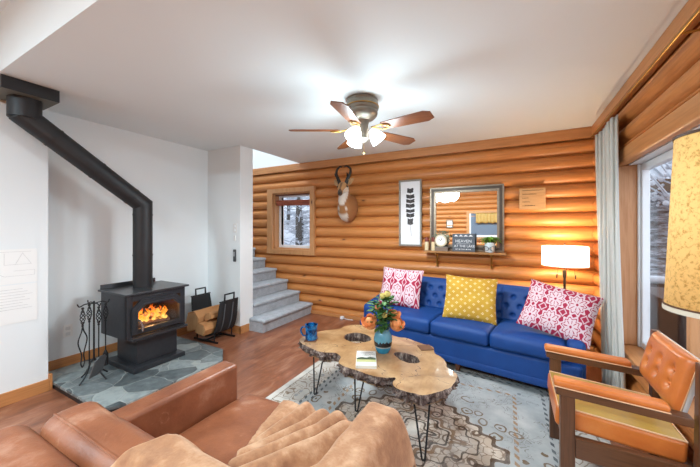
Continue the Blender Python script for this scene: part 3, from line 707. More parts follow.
for k, a in enumerate((25, 145, 265)):
    c_, s_ = math.cos(R(a)), math.sin(R(a))
    ar = MB().tube(bez([(FX+.03*c_, FY+.03*s_, CH-.285), (FX+.055*c_, FY+.055*s_, CH-.27), (FX+.08*c_, FY+.08*s_, CH-.26)], 5), .009, 8).build('lamp_arm', MAT['bronze'], fan)
    M_ = Matrix.Rotation(R(a), 4, 'Z') @ Matrix.Rotation(R(-38), 4, 'Y')
    MB().lathe([(.024, 0), (.03, -.015), (.05, -.05), (.062, -.085), (.068, -.11), (.064, -.11), (.057, -.085), (.045, -.05), (.026, -.015), (.0, -.01)], (FX+.075*c_, FY+.075*s_, CH-.26), 20, M=M_).build('glass_shade', glow, fan)
    LP.append((FX+.22*c_, FY+.22*s_, CH-.5))
MB().tube([(FX+.03, FY-.03, CH-.35), (FX+.03, FY-.03, CH-.45)], .0018, 5).sphere((FX+.03, FY-.03, CH-.46), .009, 8).build('pull_chain', MAT['brass'], fan)

# ------------------------------------------------------------------ things on the back wall
YW = YB-.004
# rolled blind in the back window
bl = thing('rolled_blind', 'reddish brown slatted blind rolled up at the top of the small window', 'blind', ((WX0+WX1)/2, YB+.06, 1.9))
b = MB()
MB().box(WX0+.022, WX1-.022, YB+.04, YB+.075, 1.925, 1.948, .003).build('head_rail', wood('dark blind wood', '#7a4428', '#5e3019', '#3a1a0c', 0, .5, False), bl)
rb = MB()
for k in range(5): rb.tube([(WX0+.03, YB+.06, 1.845-.018*k+.004*math.sin(k)), (WX1-.03, YB+.06, 1.83-.018*k)], .011, 8)
rb.build('rolled_slats', wood('blind slats', '#9a4a2c', '#7a3520', '#4a1c10', 0, .5, False), bl)
for x in (WX0+.15, WX1-.15): MB().tube([(x, YB+.055, 1.93), (x, YB+.055, 1.85)], .003, 5).build('cord', MAT['vinyl'], bl)
# feather picture
pc = thing('feather_picture', 'tall narrow framed feather print on the log wall', 'picture', (-1.228, YW, 1.57))
fx0, fx1, fz0, fz1 = -1.385, -1.072, 1.125, 2.02
MB().frame([(fx0, fz0), (fx1, fz0), (fx1, fz1), (fx0, fz1)], [(fx0+.022, fz0+.022), (fx1-.022, fz0+.022), (fx1-.022, fz1-.022), (fx0+.022, fz1-.022)], 0, .03, Matrix.Translation((0, YW, 0)) @ Matrix.Rotation(R(90), 4, 'X')).build('frame', wood('grey barn wood frame', '#8d8478', '#6f675c', '#4a443c', 2, .6, False), pc, angle=30)
MB().box(fx0+.02, fx1-.02, YW-.015, YW-.005, fz0+.02, fz1-.02).build('print', plain('picture paper', '#e6e6e8', .4, 0, .01), pc, smooth=False)
fe = MB(); fm = (fx0+fx1)/2
rf = random.Random(5)
bands = [(1.9, 1.84, .04), (1.815, 1.765, .052), (1.75, 1.705, .054), (1.69, 1.64, .056), (1.615, 1.575, .054), (1.56, 1.51, .05), (1.49, 1.41, .036)]
for (za, zb, wd) in bands:
    for sg in (-1, 1):
        nn = 12
        for k in range(nn):
            zz = zb+(za-zb)*k/nn; L_ = wd*(.95+.2*rf.random()); dz = .014
            fe.prism([(fm, zz), (fm+sg*L_, zz+dz-.004), (fm+sg*L_*.96, zz+dz+(za-zb)/nn*.7), (fm, zz+(za-zb)/nn*.85)], 0, .0006, M=Matrix.Translation((0, YW-.0153, 0)) @ Matrix.Rotation(R(90), 4, 'X'))
fe.tube([(fm, YW-.0158, 1.9), (fm+.004, YW-.0158, 1.6), (fm, YW-.0158, 1.4), (fm+.016, YW-.0158, 1.26)], .0016, 5)
fe.build('feather', plain('feather ink', '#4d4a4a', .8, 0, .5, 40), pc, smooth=False)
# mirror
mr = thing('wall_mirror', 'rectangular mirror in a ridged pewter frame standing over the wall shelf', 'mirror', (-.526, YW, 1.5))
mx0, mx1, mz0, mz1 = -.96, -.095, 1.085, 1.89
T = Matrix.Translation((0, YW, 0)) @ Matrix.Rotation(R(90), 4, 'X')
def rect(i): return [(mx0+i, mz0+i), (mx1-i, mz0+i), (mx1-i, mz1-i), (mx0+i, mz1-i)]
pewter = plain('antique pewter frame', '#887a69', .35, .75, .25, 60, .2); dkf = plain('dark frame wash', '#4a4038', .4, .5, .25, 40)
MB().frame(rect(0), rect(.018), 0, .03, T).frame(rect(.05), rect(.075), 0, .028, T).build('frame_bead', pewter, mr, angle=30)
MB().frame(rect(.0181), rect(.0499), 0, .036, T).build('frame_rail', dkf, mr, angle=30)
mm = NT('mirror silver'); mm.p(Base_Color=(.93, .93, .93, 1), Metallic=1., Roughness=.015)
MB().box(mx0+.07, mx1-.07, YW-.012, YW-.006, mz0+.07, mz1-.07).build('mirror_glass', mm.m, mr, smooth=False)
# shelf
SHZ = 1.082
sh = thing('wall_shelf', 'narrow wooden wall shelf below the mirror', 'shelf', (-.54, YB-.08, SHZ))
MB().box(-1.02, -.07, YB-.165, YB-.006, SHZ-.025, SHZ, .003).build('board', MAT['shelf'], sh)
for x in (-.87, -.23):
    MB().box(x-.012, x+.012, YB-.015, YB-.004, SHZ-.21, SHZ-.026, .002).box(x-.012, x+.012, YB-.15, YB-.016, SHZ-.037, SHZ-.026, .002).tube(bez([(x, YB-.14, SHZ-.035), (x, YB-.07, SHZ-.06), (x, YB-.02, SHZ-.18)], 5), .006, 8).build('bracket', MAT['brass'], sh)
SZ = SHZ+.0008; SYc = YB-.1
cr = plain('cream ceramic', '#dccba4', .5); rd = plain('dark red paint', '#7a3326', .5); wd_ = plain('pale wood', '#c99a5c', .5)
for i, x in enumerate((-.985, -.9)):
    t = thing('candle_jar', ['small cream candle with dark red top at the left end of the shelf', 'small cream candle with dark red top next to the shelf clock'][i], 'candle', (x, SYc, SZ), 'pair of candles on the shelf')
    MB().lathe([(0, SZ), (.024, SZ), (.026, SZ+.01), (.025, SZ+.1), (.022, SZ+.11), (0, SZ+.11)], (x, SYc, 0), 16).build('body', cr, t)
    MB().lathe([(0, SZ+.1105), (.026, SZ+.111), (.027, SZ+.15), (.02, SZ+.165), (0, SZ+.17)], (x, SYc, 0), 16).build('lid', rd, t)
bk = thing('wooden_box', 'flat grey-brown box under the round clock on the shelf', 'box', (-.8, SYc, SZ))
MB().box(-.87, -.715, SYc-.05, SYc+.05, SZ, SZ+.04, .003).build('body', plain('weathered grey brown', '#7d6a5c', .7, 0, .3, 30), bk)
MB().box(-.872, -.713, SYc-.052, SYc+.052, SZ+.0405, SZ+.05, .003).build('lid', plain('weathered lid', '#8d8078', .7, 0, .3, 30), bk)
ck = thing('mantel_clock', 'round white-faced clock with a mossy sprig on top', 'clock', (-.805, SYc, SZ+.051)); cz = SZ+.051+.075
Mc = Matrix.Translation((-.805, SYc, cz)) @ Matrix.Rotation(R(90), 4, 'X')
MB().lathe([(0, -.022), (.075, -.022), (.078, 0), (.075, .025), (.062, .028), (.06, .02), (0, .02)], (0, 0, 0), 32, M=Mc).build('case', plain('cream clock case', '#cdbf9f', .45), ck)
MB().lathe([(0, .0205), (.059, .0205), (.059, .022), (0, .022)], (0, 0, 0), 32, M=Mc).build('dial', plain('dial white', '#f0eee6', .4), ck)
MB().obox(Mc @ Vector((.008, .014, .024)), Mc.to_3x3() @ Vector((.003, -.0015, 0)), Mc.to_3x3() @ Vector((.01, .018, 0)), Mc.to_3x3() @ Vector((0, 0, .0008))).obox(Mc @ Vector((-.012, .01, .0245)), Mc.to_3x3() @ Vector((.002, .002, 0)), Mc.to_3x3() @ Vector((-.014, .012, 0)), Mc.to_3x3() @ Vector((0, 0, .0008))).build('hands', ink2, ck)
tb = MB()
for k in range(12): a = 2*PI*k/12; tb.obox(Mc @ Vector((.05*math.cos(a), .05*math.sin(a), .0225)), Mc.to_3x3() @ Vector((.005*math.cos(a), .005*math.sin(a), 0)), Mc.to_3x3() @ Vector((-.0015*math.sin(a), .0015*math.cos(a), 0)), Mc.to_3x3() @ Vector((0, 0, .0006)))
tb.build('hour_marks', ink2, ck)
for q in ((-.84, -.86), (-.77, -.75)): MB().tube([(q[0], SYc, cz-.066), (q[1], SYc, cz-.0745)], .007, 8).build('foot', MAT['bronze'], ck)
sg_ = MB(); rr = random.Random(11)
for k in range(60):
    a = rr.uniform(-1.2, 1.2); r = .08+.05*rr.random(); p = Vector((-.805+r*math.sin(a)*.9, SYc+rr.uniform(-.02, .02), cz+r*math.cos(a)))
    d = Vector((rr.uniform(-1, 1), rr.uniform(-1, 1), rr.uniform(-.3, 1))).normalized(); e = d.orthogonal().normalized()
    sg_.tube([p-d*.008, p, p+d*.014], [.002, .006, .001], 5)
tag(sg_.build('moss_sprig', plain('grey green moss', '#7d8a72', .8, 0, .4, 60), loc=(-.805, SYc, cz+.08)), 'grey-green mossy sprig draped over the shelf clock', 'dried sprig')
# sign
sn = thing('slate_sign', 'dark grey block sign with white lettering in the middle of the shelf', 'sign', (-.535, SYc, SZ))
sx0, sx1, sz0, sz1 = -.665, -.405, SZ, SZ+.215
MB().box(sx0, sx1, SYc-.02, SYc+.02, sz0, sz1, .003).build('board', plain('charcoal board', '#565c64', .7, 0, .2, 30), sn)
wl = plain('white lettering', '#e2e4e6', .6)
zf = SYc-.0205
text('lettering', 'HEAVEN', .05, facing_y(-.535, zf, sz0+.125), wl, sn); text('lettering', 'AT THE LAKE', .04, facing_y(-.525, zf, sz0+.065), wl, sn)
MB().box(sx0+.05, sx1-.05, zf-.001, zf, sz0+.093, sz0+.096).build('rule_line', wl, sn, smooth=False)
for k in range(4):
    x = sx0+.045+k*.056; MB().prism([(x-.026, .183), (x+.026, .183), (x, .206)], 0, .001, M=Matrix.Translation((0, zf, sz0)) @ Matrix.Rotation(R(90), 4, 'X')).build('mountain_motif', wl, sn, smooth=False)
b = MB()
for k in range(9): b.box(sx0+.04+k*.02, sx0+.052+k*.02, zf-.001, zf, sz0+.022+.004*(k % 2), sz0+.032)
b.build('lower_lettering', wl, sn, smooth=False)
# plant pot with glasses
px_, pzb = -.245, SZ
pt = thing('potted_plant', 'trailing green plant in a pale blue-white pot on the shelf right end', 'plant', (px_, SYc, SZ))
MB().lathe([(0, pzb), (.045, pzb), (.05, pzb+.01), (.056, pzb+.115), (.052, pzb+.115), (.047, pzb+.1), (0, pzb+.1)], (px_, SYc, 0), 28).build('pot', plain('pale blue white glaze', '#d3dde0', .3, 0, .06, 20), pt)
lf = MB(); rr = random.Random(4)
for k in range(60):
    a = rr.uniform(0, 2*PI); L_ = rr.uniform(.08, .16); u_ = Vector((math.cos(a)*1.1, math.sin(a)*.7, 0)); zt = rr.uniform(.02, .08)
    base = Vector((px_, SYc, pzb+.1)); c1 = base+u_*L_*.5+Vector((0, 0, zt)); c2 = base+u_*L_+Vector((0, 0, zt-.05*rr.random()))
    c2.y = min(c2.y, YB-.055); c1.y = min(c1.y, YB-.055)
    side = Vector((-u_.y, u_.x, 0)).normalized()*.012
    vs = [lf.bm.verts.new(q) for q in (base, c1-side, c1+side, c2)]
    q2 = lf.bm.verts.new((c1+c2)/2-side*.9+Vector((0, 0, .008))); q3 = lf.bm.verts.new((c1+c2)/2+side*.9+Vector((0, 0, .008)))
    lf.bm.faces.new((vs[0], vs[1], vs[2])); lf.bm.faces.new((vs[1], q2, q3, vs[2])); lf.bm.faces.new((q2, vs[3], q3))
lf.build('foliage', plain('bright leaf green', '#6f9a2e', .5, 0, .6, 40), pt)
gl = thing('eyeglasses', 'pair of black-rimmed glasses hung across the front of the shelf plant pot', 'glasses', (px_, SYc-.065, SZ+.04))
b = MB()
for sg in (-1, 1): b.tube([(px_+sg*.04+.032*math.cos(2*PI*k/20), SYc-.068, SZ+.045+.026*math.sin(2*PI*k/20)) for k in range(20)], .0035, 6, closed=True).tube([(px_+sg*.072, SYc-.068, SZ+.05), (px_+sg*.078, SYc-.03, SZ+.05), (px_+sg*.07, SYc+.03, SZ+.045)], .0025, 6)
b.tube(bez([(px_-.01, SYc-.068, SZ+.05), (px_, SYc-.07, SZ+.056), (px_+.01, SYc-.068, SZ+.05)], 4), .003, 6)
b.build('rims', plain('black rims', '#22252a', .3), gl)
MB().prism([(px_-.04+.03*math.cos(2*PI*k/16), SZ+.045+.024*math.sin(2*PI*k/16)) for k in range(16)], -.0005, .0005, M=Matrix.Translation((0, SYc-.068, 0)) @ Matrix.Rotation(R(90), 4, 'X')).prism([(px_+.04+.03*math.cos(2*PI*k/16), SZ+.045+.024*math.sin(2*PI*k/16)) for k in range(16)], -.0005, .0005, M=Matrix.Translation((0, SYc-.068, 0)) @ Matrix.Rotation(R(90), 4, 'X')).build('lenses', MAT['glass'], gl, smooth=False)
# plaque
pq = thing('wooden_plaque', 'small square wooden plaque with dark handwriting on the log wall', 'plaque', (.19, YW, 1.7))
MB().box(.06, .318, YW-.022, YW, 1.58, 1.82, .004).build('board', wood('plaque wood', '#c99a68', '#b3824f', '#7a4c28', 0, .6, False), pq)
rr = random.Random(2); bink = plain('burnt ink', '#4a3220', .8)
for k, L_ in enumerate((.2, .13, .06, .08, .12)):
    z = 1.795-.043*k; x = .09; b = MB()
    while x < .09+L_:
        w_ = rr.uniform(.006, .014); b.tube([(x, YW-.0225, z-.005), (x+w_*.5, YW-.0225, z+rr.uniform(.002, .009)), (x+w_, YW-.0225, z-.004)], .0016, 4); x += w_*1.05
    b.build('handwriting_line', bink, pq)

# ------------------------------------------------------------------ pronghorn trophy
def m_fur():
    m = NT('pronghorn fur'); at = m.n('VertexColor', {}, 0, layer_name='fur'); n = m.noise(m.mapping(m.coord(), (40, 40, 14)), 2, 5)
    m.bump(n, .5, .006); return m.p(Base_Color=m.mix(m.math('MULTIPLY', n, .35), at, '#8a6a4c'), Roughness=.9)
tro = thing('pronghorn_mount', 'pronghorn head trophy with curved black horns on the log wall', 'animal trophy', (-2.16, YW, 1.65))
rings = [  # centre, axis, side radius, up radius
    ((-2.165, 4.0, 1.665), (0, -1, .1), .15, .21), ((-2.16, 3.93, 1.67), (0, -1, .15), .15, .205), ((-2.145, 3.86, 1.70), (0, -1, .5), .13, .178),
    ((-2.125, 3.79, 1.765), (.1, -1, .95), .094, .125), ((-2.1, 3.735, 1.835), (.15, -.9, 1.1), .08, .098), ((-2.08, 3.69, 1.9), (.2, -1, .7), .072, .085),
    ((-2.07, 3.655, 1.925), (.25, -1, .1), .072, .082), ((-2.056, 3.61, 1.922), (.28, -1, -.35), .068, .074), ((-2.042, 3.565, 1.897), (.28, -1, -.55), .052, .06),
    ((-2.028, 3.52, 1.865), (.28, -1, -.6), .038, .046), ((-2.015, 3.475, 1.835), (.28, -1, -.55), .033, .038), ((-2.009, 3.452, 1.822), (.28, -1, -.5), .024, .027)]
b = MB(); nn = 24; VV = []; info = []
for ri, (c, t, rs, ru) in enumerate(rings):
    t = Vector(t).normalized(); side = t.cross(Vector((0, 0, 1))).normalized(); up = side.cross(t); row = []
    for k in range(nn):
        a = 2*PI*k/nn; v = b.bm.verts.new(Vector(c)+side*math.cos(a)*rs+up*math.sin(a)*ru); row.append(v); info.append((ri, math.sin(a), math.cos(a)))
    VV.append(row)
for A, B2 in zip(VV, VV[1:]):
    for k in range(nn): b.bm.faces.new((A[k], A[(k+1) % nn], B2[(k+1) % nn], B2[k]))
b.bm.faces.new(VV[-1]); bmesh.ops.recalc_face_normals(b.bm, faces=b.bm.faces[:])
bmesh.ops.subdivide_edges(b.bm, edges=b.bm.edges[:], cuts=2, use_grid_fill=True, smooth=.6)
body = b.build('head_and_neck', m_fur(), tro, angle=180)
ca = body.data.color_attributes.new('fur', 'FLOAT_COLOR', 'POINT'); og = ORG[tro]
TAN, WHI, DRK = lin('#a36c3c'), lin('#e6ddd0'), lin('#3a2a22')
for i, v in enumerate(body.data.vertices):
    p = v.co+og; x, y, z = p; c = TAN; nz = .012*noise.noise(p*25)
    hx0 = -2.07+.28*(3.655-y)      # midline of the face
    if y > 3.7:      # neck: white throat bands and chest on the underside
        nv = v.normal; th = z+nz*1.5
        if nv.y*-.85-nv.x*.5 > .1 and y < 3.985:
            if th < 1.585 or 1.635 < th < 1.675 or 1.735 < th < 1.785: c = WHI
    else:
        dz = z-(1.925-.7*max(0, 3.64-y))
        if y < 3.66: c = lin('#b88a5a')
        if abs(x-hx0) > .022+.1*max(0, y-3.6) and 3.5 < y < 3.69 and dz < .03: c = WHI
        if dz < -.02 and y > 3.5: c = WHI
        if abs(x-hx0) < .014 and y < 3.58 and dz > .01: c = lin('#7a5438')
        if y < 3.478: c = DRK
    ca.data[i].color = c
hm = plain('black horn', '#1b1614', .45, 0, .3, 30, .2)
for sg in (-1, 1):
    hx = -2.072+sg*.042
    h_ = MB().tube(bez([(hx, 3.65, 1.97), (hx+sg*.035, 3.65, 2.05), (hx+sg*.068, 3.66, 2.12), (hx+sg*.062, 3.67, 2.185), (hx+sg*.015, 3.66, 2.22), (hx-sg*.022, 3.65, 2.212)], 7), [.024*(1-.8*k/35)+.003 for k in range(36)], 10).build('horn', hm, tro)
    MB().tube([(hx+sg*.038, 3.65, 2.06), (hx+sg*.05, 3.61, 2.09), (hx+sg*.055, 3.585, 2.12)], [.016, .012, .003], 8).build('prong', hm, h_)
    e0 = Vector((-2.075+sg*.06, 3.67, 1.965)); ed = Vector((sg*.75, .1, .75)).normalized(); es = Vector((.3*sg, -1, -.2)).normalized().cross(ed).normalized(); en = ed.cross(es)
    eb = MB()
    eb.grid(9, 7, lambda u, w: e0+ed*.125*u+es*(w-.5)*.062*math.sin(PI*min(1, .15+u*.85))**.8+en*(.03*(2*w-1)**2*math.sin(PI*u*.9+.2)))
    eo = eb.build('ear', plain('ear fur', '#b08a62', .9, 0, .2, 30), tro); md = eo.modifiers.new('s', 'SOLIDIFY'); md.thickness = .006
    MB().sphere((-2.056+sg*.064, 3.607-sg*-.012, 1.935), .0155, 14).build('eye', plain('glass eye', '#0c0806', .08), tro)
MB().sphere((-2.009, 3.452, 1.83), .022, 12, (1.1, .6, .8)).build('nose', plain('black nose', '#191412', .4), tro)

# ------------------------------------------------------------------ blue sofa
SA = R(-9); SO = Vector((-.46, 2.97, 0))
SM = Matrix.Translation(SO) @ Matrix.Rotation(SA, 4, 'Z')
sofa = thing('sofa', 'royal blue velvet sofa with tufted back below the shelf and mirror', 'sofa', tuple(SO))
V_ = MAT['velvet']
MB().box(-1.14, .93, .02, .7, .085, .31, .03, 3).box(-1.142, .932, .012, .702, .085, .15, .015, 2).xf(SM).build('base', V_, sofa)
def cushion(x0, x1, y0, y1, z0, z1, crown, frame_M, nm, m, parent, n=16, rr=.035):
    def side(u, w):
        x = x0+(x1-x0)*u; y = y0+(y1-y0)*w; return x, y
    b = MB(); b.box(x0, x1, y0, y1, z0, z1, rr, 4)
    bmesh.ops.subdivide_edges(b.bm, edges=[e for e in b.bm.edges if e.calc_length() > .1], cuts=8, use_grid_fill=True)
    for v in b.bm.verts:
        u = (v.co.x-x0)/(x1-x0); w = (v.co.y-y0)/(y1-y0); q = (max(0, 4*u*(1-u))**.5)*(max(0, 4*w*(1-w))**.5)
        zz = (v.co.z-z0)/(z1-z0); v.co.z += crown*q*zz
        v.co.y -= .012*math.sin(PI*min(1, max(0, u)))*(1-w)*math.sin(PI*min(1, max(0, zz)))
        v.co += Vector((0, 0, .004*noise.noise(v.co*6)))
    if frame_M is not None: b.xf(frame_M)
    return b.build(nm, m, parent, angle=60)
for x0, x1 in ((-1.035, -.279), (-.275, .268), (.272, .825)): cushion(x0, x1, 0, .55, .312, .445, .022, SM, 'seat_cushion', V_, sofa)
for sg, xa, xb in ((-1, -1.16, -1.037), (1, .827, .95)):
    b = MB().box(xa, xb, .07, .66, .09, .5, .045, 4)
    for v in b.bm.verts:
        if v.co.z > .3: v.co.z += (v.co.y-.1)*.16-.02
        if sg < 0 and v.co.y < .2: v.co.x += (.2-v.co.y)*.3
    b.xf(SM).build('arm', V_, sofa)
BX0, BX1 = -1.0, .822
bt = []
def backf(u, w):
    x = BX0+(BX1-BX0)*u; z = .43+.335*w; y = .53+.11*w
    edge = min(1, 9*min(u, 1-u))*min(1, 7*min(w+.03, 1-w)); edge = max(0, edge)**.5
    pl = .0
    gx, gz = x/.125, (z-.45)/.085
    dmin = 9
    for r_ in range(0, 4):
        zz = .5+.085*r_-.0; off = .0625*(r_ % 2)
        if zz > .73: continue
        kx = round((x-off)/.125)*.125+off
        dmin = min(dmin, math.hypot(x-kx, (z-zz)))
    pl = .035*edge-.03*math.exp(-(dmin/.02)**2)
    cr_ = abs(((gx+gz*.74) % 1)-.5); pl += .004*edge
    for sx in (-.277, .27): pl -= .018*math.exp(-((x-sx)/.008)**2)
    return SM @ Vector((x, y-pl-.0, z))
b = MB().grid(260, 60, backf); b.build('tufted_back', V_, sofa, angle=180)
bb = MB()
prof_ = [(.535, .32), (.535, .44), (.55, .5), (.637, .758), (.645, .77), (.665, .775), (.69, .765), (.72, .6), (.72, .32)]
b.bm = None
bb.prism([(y, z) for y, z in prof_], BX0, BX1, M=SM @ Matrix(((0, 0, 1, 0), (1, 0, 0, 0), (0, 1, 0, 0), (0, 0, 0, 1)))); bb.build('back_frame', V_, sofa, angle=50)
btn = None
for r_ in range(3):
    zz = .5+.085*r_; off = .0625*(r_ % 2)
    k = -8
    while True:
        x = k*.125+off; k += 1
        if x > BX1-.05: break
        if x < BX0+.05: continue
        p = backf((x-BX0)/(BX1-BX0), (zz-.43)/.335)+Vector((0, -.002, 0))
        if btn is None:
            btn = MB().sphere((0, 0, 0), .009, 8, (1, .5, 1)).build('button', V_); btn.parent = sofa; btn.location = p-SO; ORG[btn] = Vector((0, 0, 0))
        else:
            c = btn.copy(); COL.objects.link(c); c.parent = sofa; c.location = p-SO
lw = plain('turned wooden leg', '#7a4626', .4, 0, .2, 30)
for lx in (-1.05, -.02, .85):
    for ly in (.08, .62): MB().lathe([(0, .0095 if ly < .3 else .0005), (.018, .0095 if ly < .3 else .0005), (.027, .06), (.03, .0845), (0, .0845)], SM @ Vector((lx, ly, 0)), 14).build('leg', lw, sofa)
def pillow(nm, lb, cat, c, hw, hh, th, M, m, group=None):
    t = thing(nm, lb, cat, tuple(c), group)
    T = Matrix.Translation(c) @ M
    def f(sgn):
        def g(u, w):
            a, b_ = 2*u-1, 2*w-1
            pinch = .06
            x = hw*a*(1-pinch*(1-b_*b_)); y = hh*b_*(1-pinch*(1-a*a))
            q = max(0, (1-a**4)*(1-b_**4)); z = sgn*th*q**.55*(.75+.25*(1-a*a)*(1-b_*b_))
            z += .006*noise.noise(Vector((x*9, y*9, c[0]*7)))*q
            return T @ Vector((x, y, z))
        return g
    b = MB().grid(28, 28, f(1), uv=True); b.build('front_cover', m, t, angle=180)
    b = MB().grid(28, 28, f(-1), uv=True); bmesh.ops.reverse_faces(b.bm, faces=b.bm.faces[:]); b.build('back_cover', m, t, angle=180)
    return t
def pm(yaw, lean, roll):   # face normal starts along -Y, top up
    return Matrix.Rotation(R(yaw), 4, 'Z') @ Matrix.Rotation(R(90-lean), 4, 'X') @ Matrix.Rotation(R(roll), 4, 'Z')
pillow('throw_pillow', 'red and white damask pillow at the left end of the blue sofa', 'pillow', (-1.165, 3.42, .675), .25, .225, .075, pm(0, 20, -2), MAT['damask'], 'throw pillows on the blue sofa')
pillow('throw_pillow', 'mustard yellow pillow with small white diamonds in the middle of the sofa', 'pillow', (-.385, 3.27, .66), .25, .225, .075, pm(6, 24, -3), MAT['yellow'], 'throw pillows on the blue sofa')
pillow('throw_pillow', 'red and white damask pillow tilted against the right arm of the blue sofa', 'pillow', (.335, 3.12, .66), .265, .222, .08, pm(-10, 30, -12), MAT['damask2'], 'throw pillows on the blue sofa')

# lamp behind the sofa
LX, LY = .46, 3.76
tl = thing('floor_lamp', 'lit lamp with white drum shade behind the right end of the blue sofa', 'lamp', (LX, LY, 0), 'floor lamps')
dk = plain('dark bronze lamp metal', '#4a4038', .4, .6, .1)
MB().lathe([(0, .001), (.12, .001), (.125, .012), (.03, .025), (.0, .03)], (LX, LY, 0), 24).build('base', dk, tl)
MB().tube([(LX, LY, .02), (LX, LY, .93)], .012, 12).lathe([(.012, .86), (.018, .87), (.018, .93), (.012, .94)], (LX, LY, 0), 12).build('pole', dk, tl)
MB().tube([(LX, LY, .93), (LX, LY, 1.0)], .009, 10).build('neck', MAT['brass'], tl)
b = MB().lathe([(.2, .985), (.2, 1.18)], (LX, LY, 0), 40); so = b.build('lamp_shade', MAT['shade_w'], tl); md = so.modifiers.new('s', 'SOLIDIFY'); md.thickness = .003
b = MB()
for z in (.985, 1.18): b.tube([(LX+.201*math.cos(2*PI*k/40), LY+.201*math.sin(2*PI*k/40), z) for k in range(40)], .003, 6, closed=True)
b.build('shade_rim', plain('shade trim', '#d9cdb5', .7), tl)
b = MB()
for a in (0, 120, 240): b.tube([(LX, LY, 1.175), (LX+.198*math.cos(R(a)), LY+.198*math.sin(R(a)), 1.175)], .002, 5)
b.tube([(LX, LY, 1.0), (LX, LY, 1.2)], .004, 6).sphere((LX, LY, 1.205), .009, 8); b.build('spider_and_finial', dk, tl)
MB().sphere((LX, LY, 1.06), .032, 14).build('bulb', emit('lit bulb', '#ffe6b8', 12), tl)
for dx in (-.07, .085): MB().tube([(LX+dx*.8, LY-.03, 1.0), (LX+dx, LY-.04, .86)], .0012, 4).tube([(LX+dx, LY-.04, .9), (LX+dx, LY-.04, .86)], .006, 8).build('pull_chain', dk, tl)

# curtain
cu = thing('curtain', 'white gathered curtain hanging in the corner beside the picture window', 'curtain', (.67, 3.2, 0))
def cf(u, w):
    z = .03+2.19*w; y0, y1 = (3.36+.23*w), (2.82+.15*w); y = y0+(y1-y0)*u
    amp = .024*(.55+.45*(1-w)); ph = u*2*PI*6.5+.5*math.sin(w*3)
    return Vector((.682+amp*math.sin(ph)+.008*math.sin(u*9+w*4), y+.012*math.sin(ph*2), z))
c_ = MB().grid(140, 30, cf).build('fabric', plain('off white linen curtain', '#c4c4be', .9, 0, .03, 30), cu, angle=180); md = c_.modifiers.new('s', 'SOLIDIFY'); md.thickness = .003
cro = thing('curtain_rod', 'thin brass curtain rod running along the top of the right log wall', 'curtain rod', (.66, 2.0, 2.2))
MB().tube([(.655, -.4, 2.235), (.655, 3.66, 2.235)], .008, 10).build('rod', MAT['brass'], cro)
for y in (.2, 1.9, 3.63): MB().tube([(.655, y, 2.235), (XR+.01, y, 2.235)], .006, 8).build('bracket', MAT['brass'], cro)

# ------------------------------------------------------------------ rug
rug = MB().box(-1.15, 1.15, -1.3, 1.3, .001, .009, .003, 2)
ro = rug.build('area_rug', MAT['rug'], loc=(0, 0, 0)); ro.location = (-.6, 2.02, 0); ro.rotation_euler = (0, 0, R(1))
tag(ro, 'faded grey-blue patterned area rug under the live edge coffee table', 'rug')

# ------------------------------------------------------------------ live edge coffee table
TZ = .43; TH = .085
out = [(-1.581, 2.049), (-1.595, 2.147), (-1.56, 2.27), (-1.505, 2.36), (-1.43, 2.43), (-1.41, 2.55), (-1.33, 2.63), (-1.22, 2.65), (-1.11, 2.6), (-1.02, 2.56), (-.874, 2.5), (-.80, 2.51), (-.684, 2.46), (-.56, 2.42), (-.52, 2.31), (-.43, 2.22), (-.39, 2.105), (-.328, 2.053), (-.31, 1.968), (-.322, 1.861), (-.374, 1.772), (-.444, 1.698), (-.53, 1.685), (-.61, 1.70), (-.64, 1.735), (-.653, 1.81), (-.755, 1.765), (-.907, 1.782), (-1.03, 1.80), (-1.075, 1.83), (-1.11, 1.92), (-1.177, 1.96), (-1.25, 1.925), (-1.338, 1.928), (-1.446, 1.964), (-1.53, 2.0)]
h1 = [(-1.29, 2.29), (-1.29, 2.37), (-1.23, 2.43), (-1.14, 2.42), (-1.07, 2.37), (-1.05, 2.31), (-1.08, 2.25), (-1.13, 2.21), (-1.19, 2.215), (-1.25, 2.24)]
h2 = [(-.79, 2.16), (-.75, 2.2), (-.69, 2.2), (-.63, 2.18), (-.585, 2.13), (-.58, 2.09), (-.62, 2.055), (-.68, 2.06), (-.73, 2.09)]
def smooth_loop(P, n, amp, fr):
    Q = [Vector((x, y, 0)) for x, y in P]; L = len(Q); res = []
    for i in range(L):
        a, b_, c, d = Q[i-1], Q[i], Q[(i+1) % L], Q[(i+2) % L]
        for k in range(n):
            t = k/n; p = .5*((2*b_)+(c-a)*t+(2*a-5*b_+4*c-d)*t*t+(3*b_-a-3*c+d)*t**3)
            p = p+Vector((noise.noise(p*fr), noise.noise(p*fr+Vector((9, 3, 5))), 0))*amp; res.append(p)
    return res
lo = smooth_loop(out, 7, .008, 18); l1 = smooth_loop(h1, 7, .006, 25); l2 = smooth_loop(h2, 7, .006, 25)
ctab = thing('coffee_table', 'live edge burl slab coffee table on black hairpin legs', 'coffee table', (-.95, 2.12, 0))
def inside(p, L):
    c = False
    for i in range(len(L)):
        a, b_ = L[i-1], L[i]
        if (a.y > p.y) != (b_.y > p.y) and p.x < (b_.x-a.x)*(p.y-a.y)/(b_.y-a.y)+a.x: c = not c
    return c
def cap(loops, z, flip):
    vs, es = [], []
    for L in loops:
        o0 = len(vs); vs += [v.to_2d() for v in L]; es += [(o0+i, o0+(i+1) % len(L)) for i in range(len(L))]
    r = delaunay_2d_cdt(vs, es, [], 1, 1e-6); mb = MB(); bv = [mb.bm.verts.new((v.x, v.y, z)) for v in r[0]]
    for f in r[2]:
        c = sum((r[0][i] for i in f), Vector((0, 0)))/len(f)
        if inside(c, loops[0]) and not any(inside(c, L) for L in loops[1:]): mb.bm.faces.new([bv[i] for i in (f if not flip else f[::-1])])
    return mb
